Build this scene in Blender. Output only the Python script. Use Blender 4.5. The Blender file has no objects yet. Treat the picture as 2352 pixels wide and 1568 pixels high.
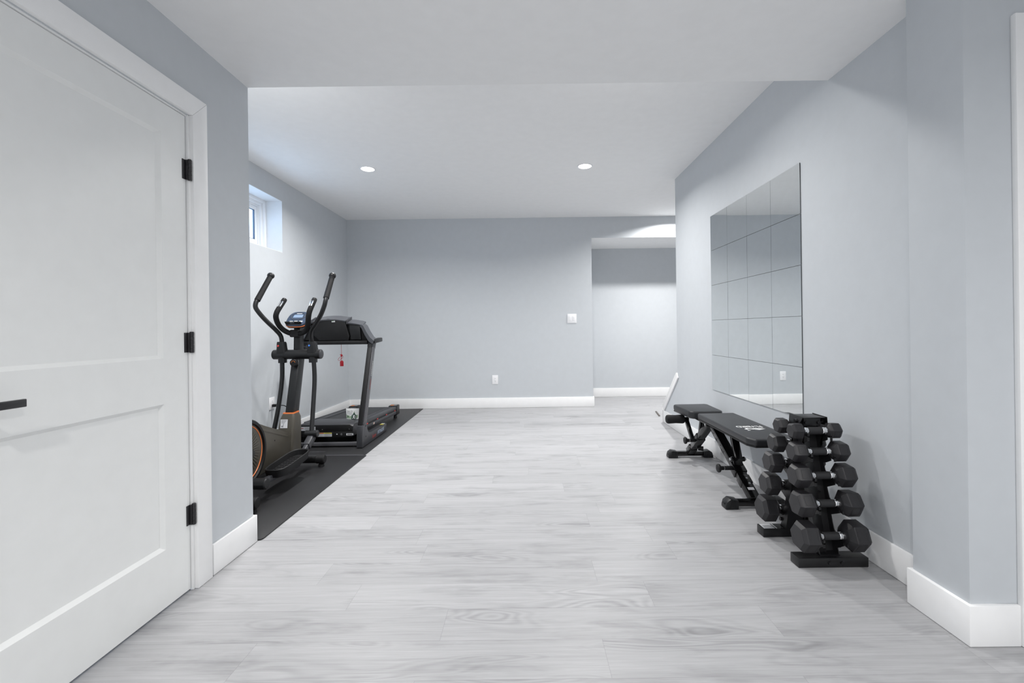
import bpy, bmesh, math, random
from mathutils import Vector, Matrix

sc = bpy.context.scene
COL = sc.collection
V = Vector
PI = math.pi

# ---------------------------------------------------------------- camera
cam_d = bpy.data.cameras.new('camera')
cam = bpy.data.objects.new('camera', cam_d)
COL.objects.link(cam)
cam_d.sensor_width = 36.0
cam_d.sensor_fit = 'HORIZONTAL'
cam_d.lens = 16.0
cam_d.shift_x = -29 / 2352.0
cam_d.shift_y = -29 / 2352.0
cam_d.clip_start = 0.02
cam.location = (0, 0, 1.1)
cam.rotation_euler = (PI / 2, 0.0128, 0)
sc.camera = cam

# ---------------------------------------------------------------- world, light, exposure
w = bpy.data.worlds.new('world')
sc.world = w
w.use_nodes = True
bgn = w.node_tree.nodes['Background']
bgn.inputs[0].default_value = (0.50, 0.72, 1.0, 1)
bgn.inputs[1].default_value = 5.2
sc.view_settings.view_transform = 'Standard'
sc.view_settings.look = 'None'
sc.view_settings.gamma = 1.0
sc.view_settings.exposure = 0.0
sc.cycles.use_denoising = True
sc.cycles.max_bounces = 12
sc.cycles.diffuse_bounces = 8
sc.cycles.glossy_bounces = 6
sc.cycles.transparent_max_bounces = 8
sc.cycles.sample_clamp_indirect = 6.0

DOWNLIGHT_W = 29.0          # power of one ceiling downlight
DOWNLIGHT_C = (1.0, 0.985, 0.965)
SPREAD = math.radians(154)

# ---------------------------------------------------------------- measures of the room
XL = -1.435      # near left wall face
YL = 2.385       # where it ends, also the soffit edge
ZS = 2.38        # soffit underside
ZC = 2.655       # ceiling
XA = -2.475      # alcove left wall
YB = 6.375       # back wall
XR = 1.605       # right wall
YRE = 4.80       # right wall far end
YD = 7.26        # deep wall in the opening
XO = 0.95        # left side of the opening
ZO = 2.36        # lintel
BH = 0.14        # baseboard height
BT = 0.014

# ---------------------------------------------------------------- helpers
def lin(c):
    return tuple(((x / 12.92) if x <= 0.04045 else ((x + 0.055) / 1.055) ** 2.4) for x in c)

def rgb(r, g, b):
    return lin((r / 255., g / 255., b / 255.)) + (1,)

class N:
    """small node-tree helper"""
    def __init__(s, name):
        s.m = bpy.data.materials.new(name)
        s.m.use_nodes = True
        s.t = s.m.node_tree
        s.b = s.t.nodes['Principled BSDF']
        s.out = s.t.nodes['Material Output']
    def n(s, typ, **kw):
        x = s.t.nodes.new(typ)
        for k, v in kw.items():
            setattr(x, k, v)
        return x
    def l(s, a, b):
        s.t.links.new(a, b)
    def math(s, op, a, b=None):
        x = s.n('ShaderNodeMath', operation=op)
        for i, v in enumerate((a, b)):
            if v is None:
                continue
            if isinstance(v, (int, float)):
                x.inputs[i].default_value = v
            else:
                s.l(v, x.inputs[i])
        return x.outputs[0]
    def comb(s, x, y, z):
        c = s.n('ShaderNodeCombineXYZ')
        for i, v in enumerate((x, y, z)):
            if isinstance(v, (int, float)):
                c.inputs[i].default_value = v
            else:
                s.l(v, c.inputs[i])
        return c.outputs[0]
    def noise(s, vec, scale, detail=3, rough=0.5, dist=0.0):
        x = s.n('ShaderNodeTexNoise')
        x.inputs['Scale'].default_value = scale
        x.inputs['Detail'].default_value = detail
        x.inputs['Roughness'].default_value = rough
        x.inputs['Distortion'].default_value = dist
        if vec is not None:
            s.l(vec, x.inputs['Vector'])
        return x.outputs['Fac']
    def bump(s, h, strength, dist=0.002):
        b = s.n('ShaderNodeBump')
        b.inputs['Strength'].default_value = strength
        b.inputs['Distance'].default_value = dist
        s.l(h, b.inputs['Height'])
        s.l(b.outputs[0], s.b.inputs['Normal'])

def mat(name, col, rough=0.5, metal=0.0, spec=0.5, bump=0.0, bscale=300, bdist=0.001, speck=0.0, coat=0.0):
    n = N(name)
    n.b.inputs['Base Color'].default_value = col
    n.b.inputs['Roughness'].default_value = rough
    n.b.inputs['Metallic'].default_value = metal
    n.b.inputs['Specular IOR Level'].default_value = spec
    if coat:
        n.b.inputs['Coat Weight'].default_value = coat
        n.b.inputs['Coat Roughness'].default_value = 0.15
    tc = n.n('ShaderNodeTexCoord').outputs['Object']
    f = n.noise(tc, bscale, 3, 0.6)
    if bump:
        n.bump(f, bump, bdist)
    # slight natural variation so no surface is a flat swatch
    mx = n.n('ShaderNodeMix', data_type='RGBA')
    a = tuple(min(1, c * (1 - 0.03 - speck)) for c in col[:3]) + (1,)
    b = tuple(min(1, c * (1 + 0.03 + speck)) for c in col[:3]) + (1,)
    mx.inputs[6].default_value = a
    mx.inputs[7].default_value = b
    g = n.noise(tc, bscale * 0.7 if speck else 14, 2, 0.6)
    n.l(g, mx.inputs[0])
    n.l(mx.outputs[2], n.b.inputs['Base Color'])
    return n.m

def emit(name, col, strength):
    n = N(name)
    n.b.inputs['Base Color'].default_value = (0.9, 0.9, 0.9, 1)
    n.b.inputs['Emission Color'].default_value = col
    n.b.inputs['Emission Strength'].default_value = strength
    return n.m

def floor_material():
    n = N('grey_oak_planks')
    tc = n.n('ShaderNodeTexCoord').outputs['Object']
    sp = n.n('ShaderNodeSeparateXYZ')
    n.l(tc, sp.inputs[0])
    X, Y = sp.outputs[0], sp.outputs[1]
    Wd, Ln = 0.182, 1.22
    yr = n.math('DIVIDE', n.math('ADD', Y, 20.0 - 0.135), Wd)
    row = n.math('FLOOR', yr)
    fy = n.math('FRACT', yr)
    wn = n.n('ShaderNodeTexWhiteNoise', noise_dimensions='1D')
    n.l(row, wn.inputs['W'])
    xr = n.math('ADD', n.math('DIVIDE', n.math('ADD', X, 20.0), Ln), wn.outputs['Value'])
    colm = n.math('FLOOR', xr)
    fx = n.math('FRACT', xr)
    wid = n.n('ShaderNodeTexWhiteNoise', noise_dimensions='2D')
    n.l(n.comb(row, colm, 0), wid.inputs['Vector'])
    pid = wid.outputs['Value']
    pz = n.math('MULTIPLY', pid, 40.0)
    # fine streaks along the plank (X)
    st = n.noise(n.comb(n.math('MULTIPLY', X, 1.6), n.math('MULTIPLY', Y, 58.0), pz), 1.0, 5, 0.62)
    st2 = n.noise(n.comb(n.math('MULTIPLY', X, 6.0), n.math('MULTIPLY', Y, 190.0), pz), 1.0, 3, 0.6)
    # cathedral rings: contour lines of a stretched noise
    cn = n.noise(n.comb(n.math('MULTIPLY', X, 1.5), n.math('MULTIPLY', Y, 8.0), pz), 1.0, 1.5, 0.4, 0.25)
    rings = n.math('SINE', n.math('MULTIPLY', cn, 120.0))
    rings = n.math('MULTIPLY', n.math('ADD', rings, 1.0), 0.5)
    rmask = n.n('ShaderNodeMapRange')
    n.l(cn, rmask.inputs[0])
    rmask.inputs[1].default_value = 0.52
    rmask.inputs[2].default_value = 0.68
    rg = n.math('MULTIPLY', rings, rmask.outputs[0])
    blot = n.noise(n.comb(n.math('MULTIPLY', X, 2.6), n.math('MULTIPLY', Y, 11.0), pz), 1.0, 4, 0.6, 0.3)
    bm_ = n.n('ShaderNodeMapRange')
    n.l(blot, bm_.inputs[0])
    bm_.inputs[1].default_value = 0.52
    bm_.inputs[2].default_value = 0.78
    # tone 0..1
    t = n.math('MULTIPLY', n.math('SUBTRACT', st, 0.5), 0.46)
    t = n.math('ADD', t, n.math('MULTIPLY', n.math('SUBTRACT', st2, 0.5), 0.34))
    t = n.math('ADD', t, n.math('MULTIPLY', n.math('SUBTRACT', pid, 0.5), 0.14))
    t = n.math('SUBTRACT', t, n.math('MULTIPLY', rg, 0.20))
    t = n.math('SUBTRACT', t, n.math('MULTIPLY', bm_.outputs[0], 0.30))
    t = n.math('ADD', t, 0.62)
    ramp = n.n('ShaderNodeValToRGB')
    n.l(t, ramp.inputs[0])
    e = ramp.color_ramp.elements
    e[0].position = 0.0
    e[0].color = rgb(115, 115, 117)
    e[1].position = 1.0
    e[1].color = rgb(191, 191, 193)
    # joints
    ey = n.math('MULTIPLY', n.math('MINIMUM', fy, n.math('SUBTRACT', 1.0, fy)), Wd)
    ex = n.math('MULTIPLY', n.math('MINIMUM', fx, n.math('SUBTRACT', 1.0, fx)), Ln)
    d = n.math('MINIMUM', ex, ey)
    jm = n.n('ShaderNodeMapRange')
    n.l(d, jm.inputs[0])
    jm.inputs[1].default_value = 0.0003
    jm.inputs[2].default_value = 0.0014
    jm.inputs[3].default_value = 0.80
    jm.inputs[4].default_value = 1.0
    mx = n.n('ShaderNodeMix', data_type='RGBA', blend_type='MULTIPLY')
    mx.inputs[0].default_value = 1.0
    n.l(ramp.outputs[0], mx.inputs[6])
    cj = n.n('ShaderNodeCombineColor')
    for i in range(3):
        n.l(jm.outputs[0], cj.inputs[i])
    n.l(cj.outputs[0], mx.inputs[7])
    n.l(mx.outputs[2], n.b.inputs['Base Color'])
    n.b.inputs['Roughness'].default_value = 0.42
    n.b.inputs['Specular IOR Level'].default_value = 0.35
    hb = n.math('ADD', n.math('MULTIPLY', st2, 0.4), jm.outputs[0])
    n.bump(hb, 0.12, 0.001)
    return n.m

def glass_material():
    n = N('window_glass')
    n.t.nodes.remove(n.b)
    tr = n.n('ShaderNodeBsdfTransparent')
    tr.inputs[0].default_value = (0.96, 0.98, 1, 1)
    gl = n.n('ShaderNodeBsdfGlossy')
    gl.inputs['Roughness'].default_value = 0.02
    lw = n.n('ShaderNodeLayerWeight')
    lw.inputs[0].default_value = 0.5
    fr_ = n.math('ADD', n.math('MULTIPLY', n.math('POWER', lw.outputs['Facing'], 5.0), 0.9), 0.03)
    mx = n.n('ShaderNodeMixShader')
    n.l(fr_, mx.inputs[0])
    n.l(tr.outputs[0], mx.inputs[1])
    n.l(gl.outputs[0], mx.inputs[2])
    n.l(mx.outputs[0], n.out.inputs[0])
    return n.m

M = {}
M['wall'] = mat('grey_blue_wall_paint', rgb(196, 200, 204), 0.55, spec=0.3, bump=0.08, bscale=420, bdist=0.0006)
M['ceil'] = mat('white_ceiling_paint', rgb(240, 240, 240), 0.8, spec=0.2, bump=0.05, bscale=300, bdist=0.0006)
M['trim'] = mat('white_trim_paint', rgb(240, 240, 240), 0.35, spec=0.4)
M['door'] = mat('white_door_paint', rgb(232, 233, 232), 0.32, spec=0.45, bump=0.04, bscale=240, bdist=0.0005)
M['floor'] = floor_material()
M['plastic'] = mat('white_plastic', rgb(236, 236, 238), 0.35)
M['vinyl'] = mat('white_window_vinyl', rgb(240, 242, 245), 0.4)
M['slot'] = mat('dark_slot', rgb(60, 58, 62), 0.6)
M['blackmetal'] = mat('black_hardware', rgb(34, 33, 36), 0.38, spec=0.5)
M['gloss'] = mat('black_gloss_steel', rgb(12, 12, 13), 0.16, spec=0.5)
M['satin'] = mat('black_satin_steel', rgb(20, 20, 22), 0.34, spec=0.5, bump=0.05, bscale=900, bdist=0.0004)
M['rubber'] = mat('black_rubber', rgb(33, 32, 35), 0.44, spec=0.5, bump=0.12, bscale=900, bdist=0.0004, speck=0.08)
M['grip'] = mat('black_grip_rubber', rgb(40, 40, 42), 0.62, spec=0.35, bump=0.25, bscale=900, bdist=0.0006)
M['chrome'] = mat('chrome', (0.85, 0.85, 0.86, 1), 0.12, metal=1.0)
M['zinc'] = mat('zinc_bolt', (0.6, 0.61, 0.62, 1), 0.3, metal=1.0)
M['vinylpad'] = mat('black_vinyl_upholstery', rgb(38, 39, 42), 0.40, spec=0.45, bump=0.12, bscale=520, bdist=0.0005)
M['foam'] = mat('black_foam', rgb(22, 22, 24), 0.66, spec=0.3, bump=0.3, bscale=500, bdist=0.0007)
M['mat'] = mat('black_rubber_mat', rgb(31, 31, 33), 0.46, spec=0.4, bump=0.5, bscale=230, bdist=0.0012, speck=0.16)
M['blackplastic'] = mat('black_plastic', rgb(22, 23, 25), 0.40, spec=0.45, bump=0.06, bscale=700, bdist=0.0004)
M['matteblack'] = mat('matte_black_plastic', rgb(18, 18, 20), 0.55, spec=0.35, bump=0.1, bscale=700, bdist=0.0004)
M['greymetal'] = mat('grey_painted_steel', rgb(80, 80, 84), 0.42, spec=0.5)
M['darkgrey'] = mat('dark_grey_plastic', rgb(54, 55, 59), 0.42, spec=0.5)
M['silver'] = mat('silver_grey_plastic', rgb(92, 94, 99), 0.28, metal=0.4, spec=0.5)
M['olive'] = mat('olive_grey_shroud', rgb(74, 70, 62), 0.42, spec=0.45, bump=0.05, bscale=600, bdist=0.0003)
M['orange'] = mat('orange_plastic', rgb(226, 122, 62), 0.4)
M['belt'] = mat('treadmill_belt', rgb(40, 41, 44), 0.55, bump=0.2, bscale=500, bdist=0.0005)
M['red'] = mat('red_plastic', rgb(160, 18, 34), 0.4)
M['redspot'] = mat('red_bumper', rgb(214, 70, 66), 0.4)
M['bluespot'] = mat('blue_marker', rgb(70, 130, 220), 0.35)
M['white'] = mat('white_print', rgb(232, 232, 232), 0.5)
M['label'] = mat('paper_label', rgb(218, 219, 222), 0.5)
M['labelgrey'] = mat('grey_print', rgb(140, 141, 146), 0.5)
M['yellow'] = mat('yellow_print', rgb(222, 206, 70), 0.5)
M['orangeprint'] = mat('orange_print', rgb(214, 126, 58), 0.5)
M['redprint'] = mat('red_print', rgb(176, 62, 60), 0.5)
M['blueprint'] = mat('pale_blue_print', rgb(190, 204, 224), 0.5)
M['lcd'] = mat('lcd_screen', rgb(132, 152, 178), 0.15, spec=0.6)
M['consoleblue'] = mat('console_face', rgb(62, 74, 94), 0.22, spec=0.6)
M['pouch'] = mat('pouch_white', rgb(214, 216, 216), 0.3)
M['sage'] = mat('sage_green_print', rgb(140, 160, 136), 0.4)
M['deepgreen'] = mat('dark_green_print', rgb(30, 62, 52), 0.4)
M['midgreen'] = mat('mid_green_print', rgb(84, 112, 66), 0.4)
M['brown'] = mat('dark_wood_edge', rgb(88, 82, 77), 0.5)
M['mirror'] = mat('mirror_silver', (0.86, 0.885, 0.885, 1), 0.015, metal=1.0)
M['mirroredge'] = mat('mirror_edge', rgb(70, 74, 78), 0.3)
M['glass'] = glass_material()
M['gasket'] = mat('dark_gasket', rgb(70, 84, 104), 0.5)
M['return'] = mat('window_return_paint', rgb(218, 220, 222), 0.6)
M['worn'] = mat('worn_rubber_edge', rgb(78, 78, 84), 0.6, bump=0.5, bscale=160, bdist=0.001, speck=0.6)
M['lens'] = emit('lamp_lens', (1, 0.99, 0.97, 1), 14.0)

class MB:
    """collects shapes into one mesh"""
    def __init__(s):
        s.bm = bmesh.new()
    def _fin(s, verts, mi, bevel=0, seg=2):
        fs = set(f for v in verts for f in v.link_faces)
        for f in fs:
            f.material_index = mi
        if bevel:
            es = list(set(e for v in verts for e in v.link_edges))
            r = bmesh.ops.bevel(s.bm, geom=es, offset=bevel, segments=seg, affect='EDGES', profile=0.5, clamp_overlap=True)
            for f in r['faces']:
                f.material_index = mi
    def box(s, lo, hi, mi=0, bevel=0, seg=2, mtx=None):
        lo, hi = V(lo), V(hi)
        vs = []
        for x in (0, 1):
            for y in (0, 1):
                for z in (0, 1):
                    p = V((hi.x if x else lo.x, hi.y if y else lo.y, hi.z if z else lo.z))
                    vs.append(s.bm.verts.new(mtx @ p if mtx else p))
        for q in ((0, 1, 3, 2), (4, 6, 7, 5), (0, 4, 5, 1), (2, 3, 7, 6), (0, 2, 6, 4), (1, 5, 7, 3)):
            s.bm.faces.new([vs[i] for i in q])
        s._fin(vs, mi, bevel, seg)
        return s
    def frame(s, p, q, up=(0, 0, 1)):
        p, q = V(p), V(q)
        d = (q - p).normalized()
        u = V(up)
        if abs(d.dot(u)) > 0.98:
            u = V((0, 1, 0))
        sx = d.cross(u).normalized()
        uz = sx.cross(d).normalized()
        return p, q, d, sx, uz
    def bar(s, p, q, wid, hei, up=(0, 0, 1), mi=0, bevel=0.003, w2=None, h2=None):
        """rectangular beam from p to q: wid across, hei along up"""
        p, q, d, sx, uz = s.frame(p, q, up)
        w2 = wid if w2 is None else w2
        h2 = hei if h2 is None else h2
        vs = []
        for c, a, b in ((p, wid, hei), (q, w2, h2)):
            for i, j in ((-1, -1), (1, -1), (1, 1), (-1, 1)):
                vs.append(s.bm.verts.new(c + sx * (i * a / 2) + uz * (j * b / 2)))
        for f in ((3, 2, 1, 0), (4, 5, 6, 7), (0, 1, 5, 4), (1, 2, 6, 5), (2, 3, 7, 6), (3, 0, 4, 7)):
            s.bm.faces.new([vs[i] for i in f])
        s._fin(vs, mi, bevel)
        return s
    def rings(s, rings, mi=0, cap=True, closed=False):
        vr = [[s.bm.verts.new(p) for p in r] for r in rings]
        n = len(vr[0])
        k = len(vr)
        fs = []
        for a in range(k if closed else k - 1):
            r0, r1 = vr[a], vr[(a + 1) % k]
            for i in range(n):
                fs.append(s.bm.faces.new((r0[i], r0[(i + 1) % n], r1[(i + 1) % n], r1[i])))
        if cap and not closed:
            fs.append(s.bm.faces.new(list(reversed(vr[0]))))
            fs.append(s.bm.faces.new(vr[-1]))
        for f in fs:
            f.material_index = mi
        return s
    def lathe(s, p, axis, prof, seg=20, mi=0, up=(0, 0, 1)):
        """prof: (distance along axis, radius)"""
        p, q, d, sx, uz = s.frame(p, V(p) + V(axis), up)
        rr = []
        for t, r in prof:
            c = p + d * t
            rr.append([c + (sx * math.cos(2 * PI * i / seg) + uz * math.sin(2 * PI * i / seg)) * max(r, 1e-5) for i in range(seg)])
        return s.rings(rr, mi)
    def cyl(s, p, q, r, seg=20, mi=0, ch=0.0, r2=None):
        L = (V(q) - V(p)).length
        r2 = r if r2 is None else r2
        pr = [(0, r), (L, r2)] if not ch else [(0, r - ch), (ch, r), (L - ch, r2), (L, r2 - ch)]
        return s.lathe(p, (V(q) - V(p)).normalized(), pr, seg, mi)
    def tube(s, pts, r, seg=14, mi=0, smooth=6, closed=False):
        pts = [V(p) for p in pts]
        if smooth and len(pts) > 2:
            out = []
            n = len(pts)
            rng = n if closed else n - 1
            for i in range(rng):
                if closed:
                    p0, p1, p2, p3 = pts[i - 1], pts[i], pts[(i + 1) % n], pts[(i + 2) % n]
                else:
                    p0 = pts[max(i - 1, 0)]
                    p1, p2 = pts[i], pts[i + 1]
                    p3 = pts[min(i + 2, n - 1)]
                for k in range(smooth):
                    t = k / smooth
                    out.append(0.5 * ((2 * p1) + (p2 - p0) * t + (2 * p0 - 5 * p1 + 4 * p2 - p3) * t * t + (3 * p1 - p0 - 3 * p2 + p3) * t ** 3))
            if not closed:
                out.append(pts[-1])
            pts = out
        n = len(pts)
        rr = []
        nrm = None
        for i, p in enumerate(pts):
            if closed:
                d = (pts[(i + 1) % n] - pts[i - 1]).normalized()
            else:
                d = (pts[min(i + 1, n - 1)] - pts[max(i - 1, 0)]).normalized()
            if nrm is None:
                a = V((0, 0, 1)) if abs(d.z) < 0.9 else V((1, 0, 0))
                nrm = d.cross(a).normalized()
            nrm = (nrm - d * nrm.dot(d)).normalized()
            b = d.cross(nrm)
            rad = r(i / max(n - 1, 1)) if callable(r) else r
            rr.append([p + (nrm * math.cos(2 * PI * k / seg) + b * math.sin(2 * PI * k / seg)) * rad for k in range(seg)])
        return s.rings(rr, mi, closed=closed)
    def prism(s, poly, o, ax, ay, az, depth, mi=0, bevel=0, seg=2):
        """polygon (a, b) in plane o + a*ax + b*ay, extruded by depth along az"""
        o, ax, ay, az = V(o), V(ax), V(ay), V(az)
        a = [s.bm.verts.new(o + ax * u + ay * v) for u, v in poly]
        b = [s.bm.verts.new(o + ax * u + ay * v + az * depth) for u, v in poly]
        n = len(a)
        s.bm.faces.new(list(reversed(a)))
        s.bm.faces.new(b)
        for i in range(n):
            s.bm.faces.new((a[i], a[(i + 1) % n], b[(i + 1) % n], b[i]))
        s._fin(a + b, mi, bevel, seg)
        return s
    def sphere(s, c, r, mi=0, sx=1, sy=1, sz=1, u=18, v=12):
        m = Matrix.Translation(V(c)) @ Matrix.Diagonal((sx * r, sy * r, sz * r, 1))
        res = bmesh.ops.create_uvsphere(s.bm, u_segments=u, v_segments=v, radius=1.0, matrix=m)
        s._fin(res['verts'], mi)
        return s
    def build(s, name, mats, parent=None, ang=35, off=None):
        if not isinstance(mats, (list, tuple)):
            mats = [mats]
        o3 = root_of(parent).location.copy() if parent and off is None else V(off or (0, 0, 0))
        bmesh.ops.recalc_face_normals(s.bm, faces=s.bm.faces)
        if o3.length:
            bmesh.ops.translate(s.bm, verts=s.bm.verts, vec=-o3)
        me = bpy.data.meshes.new(name)
        s.bm.to_mesh(me)
        s.bm.free()
        for m_ in mats:
            me.materials.append(m_)
        for p in me.polygons:
            p.use_smooth = True
        me.set_sharp_from_angle(angle=math.radians(ang))
        o = bpy.data.objects.new(name, me)
        COL.objects.link(o)
        if parent:
            o.parent = parent
        return o

def root_of(o):
    while o.parent:
        o = o.parent
    return o

def thing(name, label, cat, loc=(0, 0, 0), group=None):
    o = bpy.data.objects.new(name, None)
    o.empty_display_size = 0.1
    COL.objects.link(o)
    o.location = loc
    tag(o, label, cat, group)
    return o

def tag(o, label, cat, group=None):
    o['label'] = label
    o['category'] = cat
    if group:
        o['group'] = group
    return o

def struct(o):
    o['kind'] = 'structure'
    return o

def lettering(txt, size, o, ax, ay, name, m, parent, fit=None, shear=0.0, thick=0.0006, bold=0.0):
    """raised print: text baseline starts at o, runs along ax, stands along ay"""
    cu = bpy.data.curves.new(name, 'FONT')
    cu.body = txt
    cu.size = size
    cu.shear = shear
    cu.offset = bold
    tmp = bpy.data.objects.new(name, cu)
    COL.objects.link(tmp)
    dg = bpy.context.evaluated_depsgraph_get()
    dg.update()
    me = bpy.data.meshes.new_from_object(tmp.evaluated_get(dg))
    bpy.data.objects.remove(tmp)
    bpy.data.curves.remove(cu)
    xs = [v.co.x for v in me.vertices]
    x0, x1 = min(xs), max(xs)
    k = (fit / (x1 - x0)) if fit else 1.0
    ax, ay, o = V(ax).normalized(), V(ay).normalized(), V(o)
    az = ax.cross(ay)
    r = root_of(parent).location
    bm = bmesh.new()
    bm.from_mesh(me)
    for v in bm.verts:
        v.co = o + ax * ((v.co.x - x0) * k) + ay * v.co.y + az * thick - r
    bm.to_mesh(me)
    bm.free()
    me.materials.clear()
    me.materials.append(m)
    ob = bpy.data.objects.new(name, me)
    COL.objects.link(ob)
    ob.parent = parent
    return ob

# ================================================================ the room
Z0 = -0.15
ZT = ZC + 0.12
struct(MB().box((-3.2, -3.8, Z0), (3.8, 7.8, 0)).build('floor', M['floor']))
struct(MB().box((-3.2, -3.8, ZC), (3.8, 7.8, ZT)).build('ceiling', M['ceil']))
struct(MB().box((XL - 0.01, 0.2, ZS), (3.6, YL, ZC - 0.001), bevel=0.003).build('ceiling_soffit', M['ceil']))
# near left wall with a door opening, and its return into the alcove
DY0, DY1, DZ = 1.075, 1.955, 2.035
lw_ = MB()
lw_.box((XL - 0.14, -3.6, 0), (XL, DY0, ZC))
lw_.box((XL - 0.14, DY1, 0), (XL, YL, ZC))
lw_.box((XL - 0.14, DY0, DZ), (XL, DY1, ZC))
struct(lw_.build('wall_near_left', M['wall']))
struct(MB().box((XA - 0.3, YL - 0.14, 0), (XL - 0.14, YL, ZC)).build('wall_alcove_return', M['wall']))
struct(MB().box((XL - 1.2, DY0 - 0.3, 0), (XL - 1.1, DY1 + 0.3, ZC)).build('wall_behind_door', M['wall']))
# alcove left wall with the window opening
WY0, WY1, WZ0, WZ1 = 3.52, 4.675, 1.914, 2.443
aw = MB()
aw.box((XA - 0.30, YL, 0), (XA, YB + 1.2, WZ0))
aw.box((XA - 0.30, YL, WZ1), (XA, YB + 1.2, ZC))
aw.box((XA - 0.30, YL, WZ0), (XA, WY0, WZ1))
aw.box((XA - 0.30, WY1, WZ0), (XA, YB + 1.2, WZ1))
struct(aw.build('wall_left', M['wall']))
# back wall, opening and the deeper wall behind it
struct(MB().box((XA, YB, 0), (XO, YD + 0.3, ZC)).build('wall_back', M['wall']))
struct(MB().box((XO, YD, 0), (3.6, YD + 0.14, ZC)).build('wall_hallway', M['wall']))
lt = MB()
lt.box((XO, YB, ZO), (3.6, YD, ZC), 0)
for f in lt.bm.faces:
    f.normal_update()
    if f.normal.z < -0.5 or (f.calc_center_median().z < ZO + 0.001):
        f.material_index = 1
struct(lt.build('wall_lintel', [M['wall'], M['ceil']]))
struct(MB().box((3.5, 1.785, 0), (3.64, YD, ZC)).build('wall_stairwell', M['wall']))
struct(MB().box((3.5, -3.6, 0), (3.64, 1.557, ZC)).build('wall_far_right', M['wall']))
struct(MB().box((XL - 0.14, -3.74, 0), (3.64, -3.6, ZC)).build('wall_rear', M['wall']))
# right wall: full height to YRE, then a raked end that follows the stair
YK = 5.27
rw = MB()
rw.prism([(1.785, 0), (YK, 0), (YK, 0.19), (YRE, 0.605), (YRE, ZC), (1.785, ZC)], (XR, 0, 0), (0, 1, 0), (0, 0, 1), (1, 0, 0), 0.115)
struct(rw.build('wall_right', M['wall']))
# pillar and the wall that faces the camera beside it
struct(MB().box((1.511, 1.557, 0), (3.6, 1.785, ZC), bevel=0.002).build('wall_pillar', M['wall']))

# ---- baseboards
def bboard(name, lo, hi):
    m_ = MB().box(lo, hi, bevel=0.003, seg=2)
    return struct(m_.build(name, M['trim']))
bb = MB()
bb.box((XL, 2.062, 0.001), (XL + BT, YL + BT, BH), bevel=0.003)
bb.box((XA + BT, YL, 0.001), (XL, YL + BT, BH), bevel=0.003)
struct(bb.build('baseboard_near_left', M['trim']))
bboard('baseboard_left', (XA, YL + BT, 0.001), (XA + BT, YB, BH))
bb = MB()
bb.box((XA + BT, YB - BT, 0.001), (XO + BT, YB, BH), bevel=0.003)
bb.box((XO, YB, 0.001), (XO + BT, YD, BH), bevel=0.003)
struct(bb.build('baseboard_back', M['trim']))
bboard('baseboard_hallway', (XO + BT, YD - BT, 0.001), (3.5, YD, BH))
bb = MB()
bb.box((XR - BT, 1.785 + BT, 0.001), (XR, YK + BT, BH), bevel=0.003)
struct(bb.build('baseboard_right', M['trim']))
bb = MB()
pa, pb_ = 1.511, 1.557
bb.prism([(pa - BT, pb_ - BT), (1.672, pb_ - BT), (1.672, pb_), (pa, pb_), (pa, 1.785), (XR - BT, 1.785), (XR - BT, 1.785 + BT), (pa - BT, 1.785 + BT)], (0, 0, 0.001), (1, 0, 0), (0, 1, 0), (0, 0, 1), BH - 0.001, bevel=0.003)
struct(bb.build('baseboard_pillar', M['trim']))

# ---- stair behind the right wall, with the raked white cap
cap = MB()
cap.bar((XR + 0.055, YK + 0.012, 0.185), (XR + 0.055, YRE - 0.012, 0.610), 0.145, 0.022, up=(0, 1, 1), bevel=0.003)
cap.bar((XR - 0.008, YK - 0.006, 0.160), (XR - 0.008, YRE - 0.03, 0.590), 0.014, 0.055, up=(0, 1, 1), bevel=0.003)
cap.box((XR - BT, YK, 0.0), (XR + 0.128, YK + BT, 0.19), bevel=0.003)
struct(cap.build('trim_1', M['trim']))
stp = MB()
for k in range(7):
    y1 = 5.30 - k * 0.25
    z1 = 0.18 * (k + 1)
    stp.box((XR + 0.13, y1 - 0.25, 0.001), (3.45, y1, z1 - 0.02), 0)
    stp.box((XR + 0.13, y1 - 0.25, z1 - 0.02), (3.45, y1 + 0.025, z1), 1, bevel=0.004)
struct(stp.build('stairs', [M['trim'], M['floor']]))
struct(MB().bar((1.695, 5.92, 0.006), (1.65, 5.62, 0.006), 0.020, 0.010, bevel=0.003).build('trim_2', M['brown']))

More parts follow.
